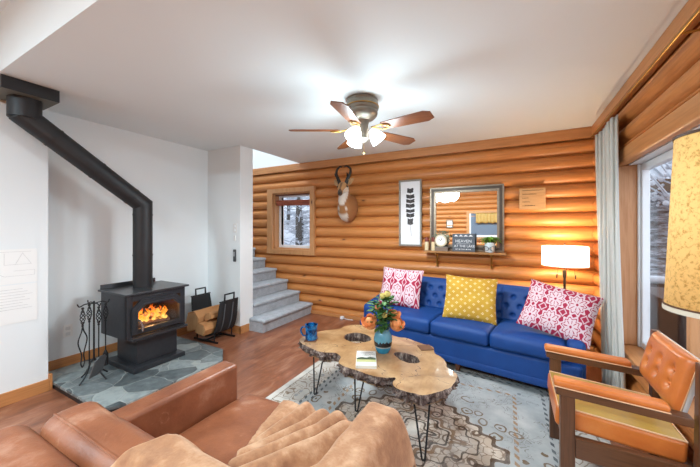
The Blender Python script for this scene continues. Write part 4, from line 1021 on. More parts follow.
cap([lo, l1, l2], TZ, False).build('slab_top', MAT['slab'], ctab, smooth=False)
def edge_wall(L, inward, nm):
    mb = MB(); n = len(L); lev = 7; rows = []
    area_ = sum(L[i-1].x*L[i].y-L[i].x*L[i-1].y for i in range(n)); sg = 1 if area_ > 0 else -1
    for j in range(lev):
        f = j/(lev-1); row = []
        for i in range(n):
            t = (L[(i+1) % n]-L[i-1]).normalized(); nin = Vector((-t.y, t.x, 0))*sg*inward
            q = L[i]+nin*(.045*f**1.2-.008*math.sin(PI*f))
            q = q+nin*(min(1, inward*2+1.3)*.042*noise.noise(Vector((L[i].x*22, L[i].y*22, f*5)))*min(1, f*4))+nin*(min(1, inward*2+1.3)*.03*noise.noise(Vector((L[i].x*60, L[i].y*60, f*2)))*min(1, f*4))
            row.append(mb.bm.verts.new((q.x, q.y, TZ-TH*f*(1+.12*noise.noise(L[i]*8)))))
        rows.append(row)
    for A, B2 in zip(rows, rows[1:]):
        for i in range(n): mb.bm.faces.new((A[i], B2[i], B2[(i+1) % n], A[(i+1) % n]))
    bmesh.ops.recalc_face_normals(mb.bm, faces=mb.bm.faces[:])
    mb.build(nm, MAT['bark'], ctab, angle=30)
    return [Vector((v[0], v[1], 0)) for v in []]
edge_wall(lo, 1, 'bark_edge'); edge_wall(l1, -.35, 'hole_bark'); edge_wall(l2, -.35, 'hole_bark')
def shrink(L, d):
    n = len(L); area_ = sum(L[i-1].x*L[i].y-L[i].x*L[i-1].y for i in range(n)); sg = 1 if area_ > 0 else -1; res = []
    for i in range(n):
        t = (L[(i+1) % n]-L[i-1]).normalized(); res.append(L[i]+Vector((-t.y, t.x, 0))*sg*d)
    return res
cap([shrink(lo, .03), l1, l2], TZ-TH*.93, True).build('underside', MAT['slab'], ctab, smooth=False)
for (bx, by), (tx, ty), ang in (((-1.42, 2.045), (-1.39, 2.06), 60), ((-1.02, 2.0), (-1.0, 2.03), 5), ((-.461, 1.76), (-.48, 1.79), 5), ((-1.2, 2.56), (-1.2, 2.53), 20), ((-.62, 2.36), (-.64, 2.34), 20)):
    dx, dy = .05*math.cos(R(ang)), .05*math.sin(R(ang))
    pts = [(tx-dx, ty-dy, .365), (bx-dx*.18, by-dy*.18, .022), (bx-dx*.1, by-dy*.1, .0155), (bx+dx*.1, by+dy*.1, .0155), (bx+dx*.18, by+dy*.18, .022), (tx+dx, ty+dy, .365)]
    MB().tube(pts, .006, 8).prism([(tx-.06, ty-.05), (tx+.06, ty-.05), (tx+.06, ty+.05), (tx-.06, ty+.05)], .361, .366).build('hairpin_leg', MAT['black'], ctab)
T0 = TZ+.0008
# mug on coaster
lcz = plain('brown leather coaster', '#6a4630', .5, 0, .15, 30)
def coaster(x, y, lb, rz):
    M_ = Matrix.Translation((x, y, T0)) @ Matrix.Rotation(R(rz), 4, 'Z')
    tag(MB().box(-.05, .05, -.05, .05, 0, .006, .002, M=M_).build('coaster', lcz, loc=(x, y, T0)), lb, 'coaster', 'leather coasters')
coaster(-1.49, 2.09, 'brown leather coaster under the blue mug', 20)
coaster(-.605, 2.37, 'empty brown leather coaster at the back edge of the coffee table', 35)
mg = thing('mug', 'dark blue glazed mug at the left end of the coffee table', 'mug', (-1.49, 2.09, T0+.0065)); mz = T0+.0065
mb_ = NT('mottled blue glaze'); nn_ = mb_.noise(mb_.coord(), 22, 5, .6)
mb_.p(Base_Color=mb_.ramp(nn_, [(.38, '#0a1a34'), (.5, '#0f4f88'), (.66, '#2c8ac4')]), Roughness=.15)
MB().lathe([(0, mz), (.045, mz), (.051, mz+.015), (.049, mz+.06), (.051, mz+.118), (.054, mz+.123), (.048, mz+.121), (.044, mz+.06), (.044, mz+.015), (0, mz+.012)], (-1.49, 2.09, 0), 28).build('body', mb_.m, mg)
hd = Vector((-.85, -.5, 0)).normalized(); P0 = Vector((-1.49, 2.09, mz))
MB().tube(bez([P0+hd*.046+Vector((0, 0, .1)), P0+hd*.075+Vector((0, 0, .1)), P0+hd*.088+Vector((0, 0, .07)), P0+hd*.07+Vector((0, 0, .035)), P0+hd*.045+Vector((0, 0, .028))], 5), .008, 8).build('handle', mb_.m, mg)
# book
bkx = thing('paperback_book', 'small paperback with a pale landscape cover lying on the coffee table', 'book', (-.915, 1.95, T0))
BM = Matrix.Translation((-.915, 1.945, T0)) @ Matrix.Rotation(R(25), 4, 'Z')
MB().box(-.066, .066, -.12, .12, .0015, .0165, M=BM).build('pages', plain('page edges', '#e3ddcf', .8, 0, .04, 200), bkx, smooth=False)
MB().box(-.068, .069, -.122, .122, .0168, .0185, M=BM).box(-.068, .069, -.122, .122, 0, .0014, M=BM).box(-.0695, -.0681, -.122, .122, 0, .0185, M=BM).build('cover', plain('white cover', '#e9e8e2', .35, 0, .02), bkx, smooth=False)
MB().box(-.066, .067, -.025, .0, .0186, .0189, M=BM).prism([(-.066, 0), (-.03, .016), (0, .005), (.03, .02), (.067, .002)], .0186, .0189, M=BM).build('tree_band', plain('dark green print', '#3f4f3a', .5, 0, .3, 60), bkx, smooth=False)
MB().box(-.066, .067, -.065, -.0255, .0186, .0189, M=BM).build('meadow_band', plain('olive print', '#b3b37a', .5, 0, .2, 40), bkx, smooth=False)
MB().box(-.066, .067, -.12, -.0655, .0186, .0189, M=BM).build('water_band', plain('grey print', '#c6cacb', .5, 0, .08, 40), bkx, smooth=False)
b = MB(); rr = random.Random(8)
for ln, (y, x0, x1) in enumerate(((.095, -.045, .045), (.066, -.05, .052), (.038, -.03, .03))):
    x = x0
    while x < x1: w_ = rr.uniform(.006, .012); b.tube([BM @ Vector(q) for q in ((x, y-.006, .0189), (x+w_*.5, y+rr.uniform(.002, .01), .0189), (x+w_, y-.005, .0189))], .0011, 4); x += w_*1.2
b.build('script_lettering', ink2, bkx)
# vase and flowers
VX, VY = -.868, 2.142
vs = thing('vase', 'turquoise glazed vase with a dark mountain band on the coffee table', 'vase', (VX, VY, T0))
mv = NT('turquoise glaze with mountains'); vc = mv.coord(); x_, y_, z_ = mv.sep(vc)
ang = mv.math('ARCTAN2', y_, x_)
zig = mv.math('MULTIPLY_ADD', mv.noise(mv.comb(mv.math('MULTIPLY', ang, 3.2), 0., 0.), 1., 3, .5), .075, .03)
dark = mv.math('MULTIPLY', mv.less(z_, mv.math('ADD', zig, .022)), mv.math('GREATER_THAN', z_, .055))
base_ = mv.mix(mv.noise(vc, 20, 4), '#39788f', '#6a9fae'); low = mv.mix(mv.less(z_, .05), base_, '#2a7f9f')
pale = mv.mix(mv.math('MULTIPLY', mv.less(mv.math('ABSOLUTE', mv.math('SUBTRACT', z_, .052)), .006), .8), low, '#9a9c92')
mv.p(Base_Color=mv.mix(dark, pale, '#14181c'), Roughness=.18)
MB().lathe([(0, T0), (.042, T0), (.054, T0+.02), (.066, T0+.06), (.07, T0+.1), (.063, T0+.135), (.05, T0+.155), (.047, T0+.165), (.053, T0+.18), (.049, T0+.18), (.042, T0+.165), (.044, T0+.15), (.05, T0+.12), (.05, T0+.03), (0, T0+.02)], (VX, VY, 0), 36).build('body', mv.m, vs)
rt = Vector((.881, .4733, 0)); fw_ = Vector((-.4733, .881, 0))
def petal(mb, c, axis, e, f, a0, rad, wid, p0, p1, flare, off=0.):
    def g(u, w):
        ph = R(p0+(p1-p0)*u); tw = (w-.5)*wid*math.sin(PI*min(.86, .22+.66*u))
        a = a0+tw; rr_ = rad*(1+flare*max(0, u-.7)/.3-.05*(2*w-1)**2*u)
        return c+axis*off+(e*math.cos(a)+f*math.sin(a))*rr_*math.sin(ph)+axis*rr_*math.cos(ph)*1.0
    mb.grid(7, 6, g)
def bloom(mb, c, axis, r, n_in, seed):
    rr = random.Random(seed); axis = axis.normalized(); e = axis.orthogonal().normalized(); f = axis.cross(e)
    for ring, (cnt, rad, p1, fl) in enumerate(((3, .32, 14, 0), (3, .5, 22, .02), (4, .66, 34, .08), (5, .82, 46, .16), (6, 1., 62, .3))[:n_in]):
        sc_ = 1 if n_in == 5 else 1.5
        for k in range(cnt):
            petal(mb, c, axis, e, f, 2*PI*(k+.5*ring)/cnt+rr.uniform(-.2, .2), r*rad*sc_*rr.uniform(.94, 1.06), 2*PI/cnt*1.55, 168, p1+rr.uniform(-6, 8), fl, (1-rad)*r*sc_*.62)
LEAF = plain('rose leaf green', '#46723a', .45, 0, .35, 30); STEM = plain('green stem', '#4f7a3a', .5)
peach = plain('peach rose petals', '#f0985c', .6, 0, .25, 40); pink = plain('salmon petals', '#e98a66', .6, 0, .15, 40); yel = plain('yellow bud petals', '#dcc872', .6, 0, .2, 40)
def leafblade(mb, base, d, L_, w_):
    up = Vector((0, 0, 1)); s_ = d.cross(up); s_ = s_.normalized() if s_.length > .1 else Vector((1, 0, 0)); nrm = s_.cross(d).normalized()
    mb.grid(6, 3, lambda u, w: base+d*L_*u+s_*((w-.5)*w_*math.sin(PI*min(.97, .08+.9*u)))+nrm*(.18*L_*(u-u*u*1.6)-.0+abs(w-.5)*w_*.4))
def flower(nm, lb, cat, off, z, r, n_in, m, seed, tilt=(0, 0, 0), leaves=3, group='flowers in the turquoise vase'):
    c = Vector((VX, VY, 0))+rt*off[0]+fw_*off[1]; c.z = z
    t = thing(nm, lb, cat, tuple(c), group)
    ax_ = (Vector((off[0]*rt.x+off[1]*fw_.x, off[0]*rt.y+off[1]*fw_.y, 0))*3+Vector((.12, -.35, 1))+Vector(tilt))
    b = MB(); bloom(b, c, ax_, r, n_in, seed); b.sphere(c+ax_.normalized()*r*.42, r*.5, 12); po = b.build('bloom', m, t, angle=180)
    k0 = Vector((VX+.012*math.cos(seed), VY+.012*math.sin(seed), T0+.07)); k1 = Vector((VX+rt.x*off[0]*.2, VY+rt.y*off[0]*.2, T0+.185))
    path = bez([k0, k1, (k1+c)/2+Vector((0, 0, .02)), c-ax_.normalized()*r*.3], 6)
    MB().tube(path, .0028, 6).build('stem', STEM, t)
    lb_ = MB(); rr = random.Random(seed+50)
    for k in range(leaves):
        p = path[min(len(path)-3, 8+k*4)]; a = rr.uniform(0, 2*PI); leafblade(lb_, p, Vector((math.cos(a), math.sin(a), rr.uniform(-.1, .8))).normalized(), rr.uniform(.05, .085), .034)
    if leaves: lb_.build('leaves', LEAF, t, angle=180)
flower('rose', 'large orange rose leaning out at the left of the vase', 'flower', (-.1, -.02), .66, .052, 5, peach, 1, (0, 0, -.3))
flower('rose', 'large orange rose at the right of the vase, the lower one', 'flower', (.1, -.02), .645, .05, 5, peach, 2, (0, 0, -.2))
flower('rose', 'orange rose at the right of the vase, the upper one', 'flower', (.085, .02), .7, .045, 5, peach, 3)
flower('rosebud', 'small salmon bud sticking up at the left of the bouquet', 'flower', (-.035, 0), .765, .026, 3, pink, 4, leaves=2)
flower('rosebud', 'tallest yellow bud at the top of the bouquet', 'flower', (.035, .0), .86, .026, 3, yel, 5, leaves=6)
flower('rosebud', 'pale yellow bud just left of the tallest bud of the bouquet', 'flower', (.0, .015), .845, .024, 3, yel, 6, leaves=6)
flower('rosebud', 'green-yellow half open bud low in the middle of the bouquet', 'flower', (.01, -.03), .71, .022, 3, yel, 7, leaves=5)
fo = MB(); rr = random.Random(21)
for k in range(90):
    a = rr.uniform(0, 2*PI); zt = rr.uniform(.61, .83); r_ = rr.uniform(.0, .075)
    leafblade(fo, Vector((VX+r_*math.cos(a), VY+r_*math.sin(a), zt)), Vector((math.cos(a), math.sin(a), rr.uniform(-.2, 1.1))).normalized(), rr.uniform(.045, .075), .036)
for k in range(6):
    a = k; fo.tube([(VX+.01*math.cos(a), VY+.01*math.sin(a), T0+.06), (VX+.02*math.cos(a), VY+.02*math.sin(a), T0+.19), (VX+.05*math.cos(a), VY+.05*math.sin(a), .74)], .0025, 5)
tag(fo.build('foliage_sprays', LEAF, loc=(VX, VY, T0+.2), angle=180), 'green leafy sprays filling the middle of the bouquet', 'foliage', kind='stuff')

# ------------------------------------------------------------------ wooden armchair with orange vinyl
ch = thing('armchair', 'mid-century wooden armchair with orange vinyl pads by the window', 'armchair', (.45, 2.12, 0))
CW, CWZ = MAT['chairwood'], MAT['chairwood_z']
YN, YF = 1.87, 2.37
for y in (YN, YF):
    MB().box(.208, .27, y-.024, y+.024, .0095, .545, .006).build('front_leg', CWZ, ch)
    b = MB().box(.69, .73, y-.022, y+.022, .001, .78, .006)
    for v in b.bm.verts: v.co.x += .03*(v.co.z-.4)*(1 if v.co.z > .4 else 0)
    b.build('rear_post', CWZ, ch)
    M_ = Matrix.Translation((.2, y, .572)) @ Matrix.Rotation(R(2.5), 4, 'Y')
    MB().box(-.01, .485, -.03, .03, -.045, -.005, .006, M=M_).build('arm_rail', CW, ch)
    pd = MB().box(-.02, .41, -.036, .036, -.0045, .03, .014, 4, M=M_).build('arm_pad', MAT['orange'], ch)
    MB().tube([M_ @ Vector(q) for q in ((-.018, -.036, -.001), (.408, -.036, -.001), (.408, .036, -.001), (-.018, .036, -.001))], .003, 6, closed=True).build('piping', MAT['piping'], pd)
    MB().box(.27, .69, y-.018, y+.018, .225, .325, .005).build('side_rail', CW, ch)
MB().box(.225, .255, YN+.025, YF-.025, .24, .32, .005).build('front_rail', CW, ch)
MB().box(.695, .72, YN+.025, YF-.025, .22, .3, .005).build('back_rail', CW, ch)
SMx = Matrix.Translation((.19, 0, .34)) @ Matrix.Rotation(R(4), 4, 'Y')
b = MB().box(0, .495, YN+.026, YF-.026, 0, .105, .022, 4)
st_ = b.xf(SMx).build('seat_cushion', MAT['orange'], ch)
def seat_top(u, w):
    q = (4*u*(1-u))**.5*(4*w*(1-w))**.5
    return SMx @ Vector((.012+.47*u, YN+.038+(YF-YN-.076)*w, .1055+.012*q))
MB().grid(14, 14, seat_top).build('seat_top_panel', MAT['mustard'], st_)
MB().tube([SMx @ Vector(q) for q in ((.008, YN+.034, .105), (.487, YN+.034, .105), (.487, YF-.034, .105), (.008, YF-.034, .105))], .004, 6, closed=True).build('piping', MAT['piping'], st_)
# backrest
bc = Vector((.69, 2.12, .655)); th_ = R(14)
BM2 = Matrix.Translation(bc) @ Matrix.Rotation(th_, 4, 'Y') @ Matrix(((0, 0, -1, 0), (-1, 0, 0, 0), (0, 1, 0, 0), (0, 0, 0, 1)))   # local x=-Y, y up, z toward -X
hw_, hh_ = .222, .13
def brf(u, w):
    a, c = 2*u-1, 2*w-1; q = max(0, (1-a**6)*(1-c**6)); x, y = hw_*a, hh_*c
    z = .045*q**.4
    for k in (-1, 0, 1):
        for r_ in (-.035, .035): z -= .022*math.exp(-(((x-k*.13-(.0 if r_ > 0 else .0))**2+(y-r_)**2)/.00055))*(1 if (k+ (r_ > 0)) % 2 == 0 or True else 0)
    return BM2 @ Vector((x, y, z))
bk_ = MB().grid(60, 40, brf).build('backrest', MAT['orange'], ch, angle=180)
MB().box(-hw_, hw_, -hh_, hh_, -.022, .003, .01, 3, M=BM2).build('back_panel', plain('pale grey vinyl back', '#c9c6c4', .5), bk_)
MB().tube([BM2 @ Vector(q) for q in ((-hw_, -hh_, .002), (hw_, -hh_, .002), (hw_, hh_, .002), (-hw_, hh_, .002))], .004, 6, closed=True).build('piping', MAT['piping'], bk_)
for k in (-1, 0, 1):
    for r_ in (-.035, .035): MB().sphere(BM2 @ Vector((k*.13, r_, .026)), .009, 8).build('button', MAT['orange'], bk_)

# ------------------------------------------------------------------ leather chair (nearest) and blanket
le = thing('leather_armchair', 'oversized worn brown leather armchair in the foreground, seen from behind', 'armchair', (-.92, .7, 0))
LM = MAT['leather']
for x0, x1 in ((-1.45, -1.335), (-.525, -.41)):
    b = MB().box(x0, x1, .38, 1.19, .09, .62, .022, 4); b.build('arm', LM, le)
MB().box(-1.334, -.526, .39, 1.19, .09, .295, .015, 3).build('base', LM, le)
b = MB().box(-1.46, -.4, .17, .392, .09, .74, .065, 6)
for v in b.bm.verts:
    if v.co.z > .5: v.co.z += .012*noise.noise(v.co*5)
b.build('back_frame', LM, le)
cushion(-1.328, -.532, .56, 1.25, .297, .45, .03, None, 'seat_cushion', LM, le, rr=.05)
b = MB().box(-1.375, -.46, -.075, .085, -.19, .19, .058, 6)
bmesh.ops.subdivide_edges(b.bm, edges=[e for e in b.bm.edges if e.calc_length() > .12], cuts=10, use_grid_fill=True)
for v in b.bm.verts:
    v.co += Vector((0, .014*noise.noise(v.co*5), .012*noise.noise(v.co*4+Vector((3, 3, 3))))); v.co.y *= 1+.15*(v.co.z < .1)
b.xf(Matrix.Translation((0, .47, .562)) @ Matrix.Rotation(R(4), 4, 'X')).build('back_cushion', LM, le)
b = MB(); b.tube([Matrix.Translation((0, .47, .562)) @ Matrix.Rotation(R(4), 4, 'X') @ Vector((x, -.035, .19+.001+.012*noise.noise(Vector((x, -.035, .19))*4+Vector((3, 3, 3))))) for x in [(-1.33+k*.028) for k in range(31)]], .004, 6); b.build('seam', LM, le)
for x in (-1.39, -.47):
    for y in (.24, 1.12): MB().box(x-.03, x+.03, y-.03, y+.03, .0095 if y > .8 else .001, .0895, .006).build('foot', MAT['chairwood_z'], le)
# blanket: draped grid
NX, NY = 110, 120
BX_0, BX_1, BY_0, BY_1 = -1.06, -.25, .1, 1.42
def support(x, y):
    h = .0
    def sup(x0, x1, y0, y1, z, r): 
        dx = max(x0-x, x-x1, 0); dy = max(y0-y, y-y1, 0); d = math.hypot(dx, dy); return z-d*d/r-d*.9 if d > 0 else z
    h = max(sup(-1.4, -.46, .43, .51, .762, .05), sup(-1.46, -.42, .22, .34, .752, .05), sup(-1.33, -.53, .5, 1.2, .472, .03), sup(-.515, -.42, .3, 1.15, .628, .04))
    return h
import array
RIDGES = [([(-.885, 1.27), (-.875, 1.1), (-.9, .93)], .04, .026), ([(-.985, 1.24), (-.95, 1.05), (-.96, .9)], .012, .04), ([(-.78, 1.24), (-.8, 1.08), (-.87, .9), (-.93, .8)], .035, .024),
          ([(-.7, 1.23), (-.72, 1.06), (-.8, .9), (-.9, .74)], .055, .032), ([(-.63, 1.13), (-.66, .98), (-.75, .82), (-.86, .66)], .07, .05), ([(-.58, .92), (-.64, .78), (-.74, .64)], .05, .04)]
def blanket():
    xs = [BX_0+(BX_1-BX_0)*i/(NX-1) for i in range(NX)]; ys = [BY_0+(BY_1-BY_0)*j/(NY-1) for j in range(NY)]
    H = [[0.]*NY for _ in range(NX)]
    for i, x in enumerate(xs):
        for j, y in enumerate(ys): H[i][j] = max(support(x, y), .3)
    for it in range(9):     # a draped cloth never dips under what carries it, but spans the hollows
        G_ = [r[:] for r in H]
        for i in range(NX):
            for j in range(NY):
                s_ = 0; n_ = 0
                for a, b_ in ((-1, 0), (1, 0), (0, -1), (0, 1)):
                    if 0 <= i+a < NX and 0 <= j+b_ < NY: s_ += H[i+a][j+b_]; n_ += 1
                G_[i][j] = max(s_/n_, support(xs[i], ys[j])+.004)
        H = G_
    mb = MB(); V = {}
    for i, x in enumerate(xs):
        for j, y in enumerate(ys):
            # outline of the blanket in plan
            def pw(t, P):
                if t <= P[0][0]: return P[0][1]
                for (a, va), (b_, vb) in zip(P, P[1:]):
                    if t <= b_: return va+(vb-va)*(t-a)/(b_-a)
                return P[-1][1]
            left = pw(y, ((.2, -.98), (.375, -.94), (.475, -.88), (.555, -.82), (.62, -.84), (.84, -.94), (1.2, -1.035), (1.3, -1.04)))
            right = -.345
            front = 1.275+.02*math.sin(x*14) if x < -.86 else (1.235 if x < -.56 else 1.205)
            if x < left+.008*noise.noise(Vector((y*6, 0, 0))) or x > right or y > front: continue
            if x < -.86 and y > 1.28: continue
            z = H[i][j]
            # folds: long soft ridges running from the front edge back towards the corner
            f = .006*noise.noise(Vector((x*11, y*9, 4)))
            if y > .58:
                w = min(1, (y-.58)/.08)
                for P, hgt, wid in RIDGES:
                    dm = 9; tm = 0
                    for q in range(len(P)-1):
                        ax_, ay_ = P[q]; bx_, by_ = P[q+1]; L2 = (bx_-ax_)**2+(by_-ay_)**2
                        t = max(0, min(1, ((x-ax_)*(bx_-ax_)+(y-ay_)*(by_-ay_))/L2)); d_ = math.hypot(x-ax_-t*(bx_-ax_), y-ay_-t*(by_-ay_))
                        if d_ < dm: dm = d_; tm = (q+t)/(len(P)-1)
                    f = max(f, w*hgt*math.exp(-(dm/wid)**2)*(.7+.3*math.sin(PI*tm)))
                if x < -.86: f += .022*math.exp(-((y-1.265)/.014)**2)
            else:
                d = (x*.35-y*.94)*9+.9*noise.noise(Vector((x*3, y*3, 7))); f += .02*max(0, math.sin(d*2.4))**1.4
            V[i, j] = mb.bm.verts.new((x, y, z+max(f, 0)+.006))
    for (i, j) in list(V):
        if (i+1, j) in V and (i, j+1) in V and (i+1, j+1) in V: mb.bm.faces.new((V[i, j], V[i+1, j], V[i+1, j+1], V[i, j+1]))
    loose = [v for v in mb.bm.verts if not v.link_faces]
    bmesh.ops.delete(mb.bm, geom=loose, context='VERTS')
    for _ in range(1): bmesh.ops.smooth_vert(mb.bm, verts=mb.bm.verts[:], factor=.5, use_axis_x=True, use_axis_y=True, use_axis_z=True)
    return mb
bo = blanket().build('throw_blanket', MAT['blanket'], loc=(-.75, .8, .5), angle=180)
md = bo.modifiers.new('s', 'SOLIDIFY'); md.thickness = .012; md.offset = 1
md = bo.modifiers.new('sub', 'SUBSURF'); md.levels = 1; md.render_levels = 1
tag(bo, 'tan plush throw blanket draped over the brown leather armchair', 'blanket')

# ------------------------------------------------------------------ lamp at the right edge
GXl, GYl = .55, 1.3
gl_ = thing('floor_lamp', 'tall lamp with speckled amber parchment shade at the right edge', 'lamp', (GXl, GYl, 0), 'floor lamps')
MB().lathe([(0, .001), (.13, .001), (.13, .015), (.03, .03), (0, .035)], (GXl, GYl, 0), 28).build('base', MAT['brass'], gl_)
MB().tube([(GXl, GYl, .03), (GXl, GYl, 1.2)], .012, 12).build('pole', MAT['brass'], gl_)
so = MB().lathe([(.131, 1.115), (.108, 1.645)], (GXl, GYl, 0), 48).build('lamp_shade', MAT['shade_y'], gl_); md = so.modifiers.new('s', 'SOLIDIFY'); md.thickness = .002
def ringc(z, r, t): return MB().lathe([(r-.002, z-t), (r+.0025, z-t), (r+.0025, z+t), (r-.002, z+t), (r-.002, z-t)], (GXl, GYl, 0), 48)
ringc(1.118, .1315, .007).build('lower_band', plain('pale shade band', '#cfc4b0', .7), gl_)
ringc(1.643, .1085, .004).build('upper_band', plain('dark shade trim', '#4a3020', .6), gl_)
ringc(1.128, .131, .0025).build('lower_line', plain('dark shade line', '#5a3a24', .6), gl_)
b = MB()
for a in (0, 120, 240): b.tube([(GXl, GYl, 1.62), (GXl+.108*math.cos(R(a)), GYl+.108*math.sin(R(a)), 1.635)], .002, 5)
b.tube([(GXl, GYl, 1.2), (GXl, GYl, 1.64)], .004, 6); b.build('harp', MAT['brass'], gl_)
MB().sphere((GXl+.03, GYl, 1.36), .03, 12).build('bulb', emit('warm bulb', '#ffd9a0', 10), gl_)

# ------------------------------------------------------------------ rear of the room (seen in the mirror)
rp = thing('small_picture', 'small white picture in a dark frame, seen in the mirror', 'picture', (-1.9, RY+.07, 1.55))
T = Matrix.Translation((-1.95, RY+.062, 1.53)) @ Matrix.Rotation(R(180), 4, 'Z') @ Matrix.Rotation(R(90), 4, 'X')
MB().frame([(-.11, -.14), (.11, -.14), (.11, .14), (-.11, .14)], [(-.09, -.12), (.09, -.12), (.09, .12), (-.09, .12)], 0, .02, T).build('frame', MAT['bronze'], rp, smooth=False)
MB().box(-.092, .092, -.122, .122, .003, .008, M=T).build('print', paper, rp, smooth=False)
w3 = struct('window_3', MB().frame([(-1.4, 1.0), (.45, 1.0), (.45, 1.95), (-1.4, 1.95)], [(-1.3, 1.08), (.35, 1.08), (.35, 1.87), (-1.3, 1.87)], 0, .03, Matrix.Translation((0, RY+.09, 0)) @ Matrix.Rotation(R(90), 4, 'X')), MAT['trim_z'])
struct('shutter_panel', MB().box(-1.3, .35, RY+.062, RY+.07, 1.08, 1.87), plain('slate blue window glass', '#6d7886', .12, 0, .05), w3, smooth=False)
struct('sash', MB().box(-1.3, .35, RY+.0705, RY+.085, 1.08, 1.14).box(-1.3, -1.26, RY+.0705, RY+.085, 1.14, 1.87), MAT['vinyl'], w3)
va = thing('valance', 'gold scalloped fabric valance over the rear window, seen in the mirror', 'valance', (-.5, RY+.13, 1.8))
def vf(u, w):
    x = -1.1+1.4*u; drop = .3+.03*abs(math.sin(u*PI*7)); return Vector((x, RY+.14+.012*math.sin(u*2*PI*14), 1.86-drop*w))
o = MB().grid(120, 6, vf).build('cloth', plain('gold brocade', '#b8924e', .5, 0, .4, 40), va, angle=180); md = o.modifiers.new('s', 'SOLIDIFY'); md.thickness = .003
MB().tube([(-1.15, RY+.14, 1.865), (.35, RY+.14, 1.865)], .01, 8).build('rod', MAT['brass'], va)
# fixtures for the fill lights added to the unseen rear ceiling
for i, (x, y) in enumerate(((-2.7, -1.3), (-1.3, -1.3), (.1, -1.3))):
    t = thing('rear_fill_light', ['added round fill light at the far left of the rear ceiling', 'added round fill light in the middle of the rear ceiling', 'added round fill light above the right side of the rear room'][i], 'ceiling light', (x, y, CH2), 'added rear fill lights')
    MB().lathe([(0, CH2-.001), (.17, CH2-.001), (.17, CH2-.03), (.15, CH2-.035)], (x, y, 0), 28).build('rim', MAT['white'], t)
    MB().lathe([(.15, CH2-.03), (.12, CH2-.055), (.06, CH2-.07), (0, CH2-.073)], (x, y, 0), 28).build('diffuser', emit('fill light diffuser', '#fffaf2', 3), t)
t = thing('stair_light', 'round flush ceiling light high above the carpeted stairs', 'ceiling light', (-3.9, 3.5, 4.6))
MB().lathe([(0, 4.599), (.16, 4.599), (.16, 4.56), (.1, 4.53), (0, 4.525)], (-3.9, 3.5, 0), 28).build('diffuser', emit('lit stair diffuser', '#ffffff', 3), t)

# ------------------------------------------------------------------ outdoors
def gf(u, w):
    x = -30+60*u; y = 4.4+40*w
    return Vector((x, y, -.35+max(0, y-9)*.3+.15*noise.noise(Vector((x*.3, y*.3, 0)))))
struct('ground', MB().grid(50, 40, gf), MAT['snow'], angle=180)
struct('ground_side', MB().box(XO+.02, 30, -12, 4.39, -.6, -.36), MAT['snow'], smooth=False)
barkm = plain('dark winter bark', '#4a4642', .95, 0, .3, 14); frost = plain('frosted twigs', '#a3a8b0', .9, 0, .25, 6)
def make_tree(seed, nm, lb, hgt, rad):
    rr = random.Random(seed); t = thing(nm, lb, 'tree', (0, 0, 0), 'snowy trees behind the house')
    MB().tube([(rr.uniform(-.05, .05)*k, rr.uniform(-.03, .03)*k, hgt*k/6) for k in range(7)], [rad*(1-.13*k) for k in range(7)], 9).build('trunk', barkm, t)
    b = MB()
    for k in range(150):
        z = rr.uniform(.3, hgt*.95); a = rr.uniform(0, 2*PI); L_ = rr.uniform(.5, 1.4)*(1-.5*z/hgt); d = Vector((math.cos(a), math.sin(a), rr.uniform(-.25, .45)))
        p = Vector((0, 0, z)); q = p+d*L_; b.tube([p, (p+q)/2+Vector((0, 0, .06)), q], [.016, .02, .006], 5)
        for m_ in range(6):
            f = rr.uniform(.3, 1); s0 = p.lerp(q, f); e = Vector((rr.uniform(-1, 1), rr.uniform(-1, 1), rr.uniform(-.5, .6)))*rr.uniform(.15, .35); b.tube([s0, s0+e], [.012, .004], 4)
    b.build('snowy_branches', frost, t); return t
ta = make_tree(1, 'winter_tree', 'x', 6.5, .13); tb_ = make_tree(2, 'winter_tree', 'x', 5.5, .09)
spots = [(-5.9, 7.6), (-9.2, 9.6), (-6.6, 10.6), (-9.6, 12.6), (-12.4, 12.2), (-7.3, 13.6), (-12.8, 15.4), (-10., 16.2)]
tdesc = ['dark trunk snowy tree in the small window, nearest the glass']
for i, (x, y) in enumerate(spots):
    o = (ta, tb_)[i] if i < 2 else copy_tree((ta, tb_)[i % 2])
    o.location = (x, y, -.4+max(0, y-9)*.3); o.rotation_euler = (0, 0, i*1.3); 
    o['label'] = 'frosted bare winter tree with a dark trunk seen through the small window'
# log outbuilding and porch rail outside the picture window
ob = thing('log_outbuilding', 'snow dusted log outbuilding seen through the big right window', 'building', (3.6, 7.0, -.35))
b = MB(); log_wall(b, [(-.35+.2*k, -.15+.2*k) for k in range(12)], 1.2, 8.5, 0, 7.06, -1); b.box(1.2, 8.5, 7.05, 10, -.35, 2.05)
gw = NT('weathered snowy logs'); n = gw.noise(gw.mapping(gw.coord(), (2, 2, 9)), 2.5, 7, .7)
gw.p(Base_Color=gw.ramp(n, [(.38, '#463f3a'), (.5, '#7d7f84'), (.6, '#b4b9c2')]), Roughness=.9); b.build('log_wall', gw.m, ob)
rfm = plain('grey metal roof', '#9ba0a8', .5, .2, .05, 2)
b = MB()
Mr = Matrix.Translation((4.8, 6.4, 2.05)) @ Matrix.Rotation(R(28), 4, 'X')
b.box(-4, 4, -.2, 3.6, 0, .05, M=Mr)
for k in range(20): b.box(-4+k*.42, -3.96+k*.42, -.2, 3.6, .05, .09, M=Mr)
b.build('roof', rfm, ob)
MB().box(.9, 8.7, 6.2, 6.3, 1.92, 2.1).build('fascia_board', plain('brown fascia', '#5a4a3c', .7), ob)
pr2 = thing('porch_railing', 'dark brown porch railing topped with snow outside the big window', 'railing', (2.0, 3.95, -.35))
dkw = plain('dark stained timber', '#3c2418', .6, 0, .2, 20)
MB().box(1.05, 4.5, 4.2, 4.3, .72, .8, .01).build('top_rail', dkw, pr2)
MB().box(1.05, 4.5, 4.2, 4.3, .02, .08, .01).build('bottom_rail', dkw, pr2)
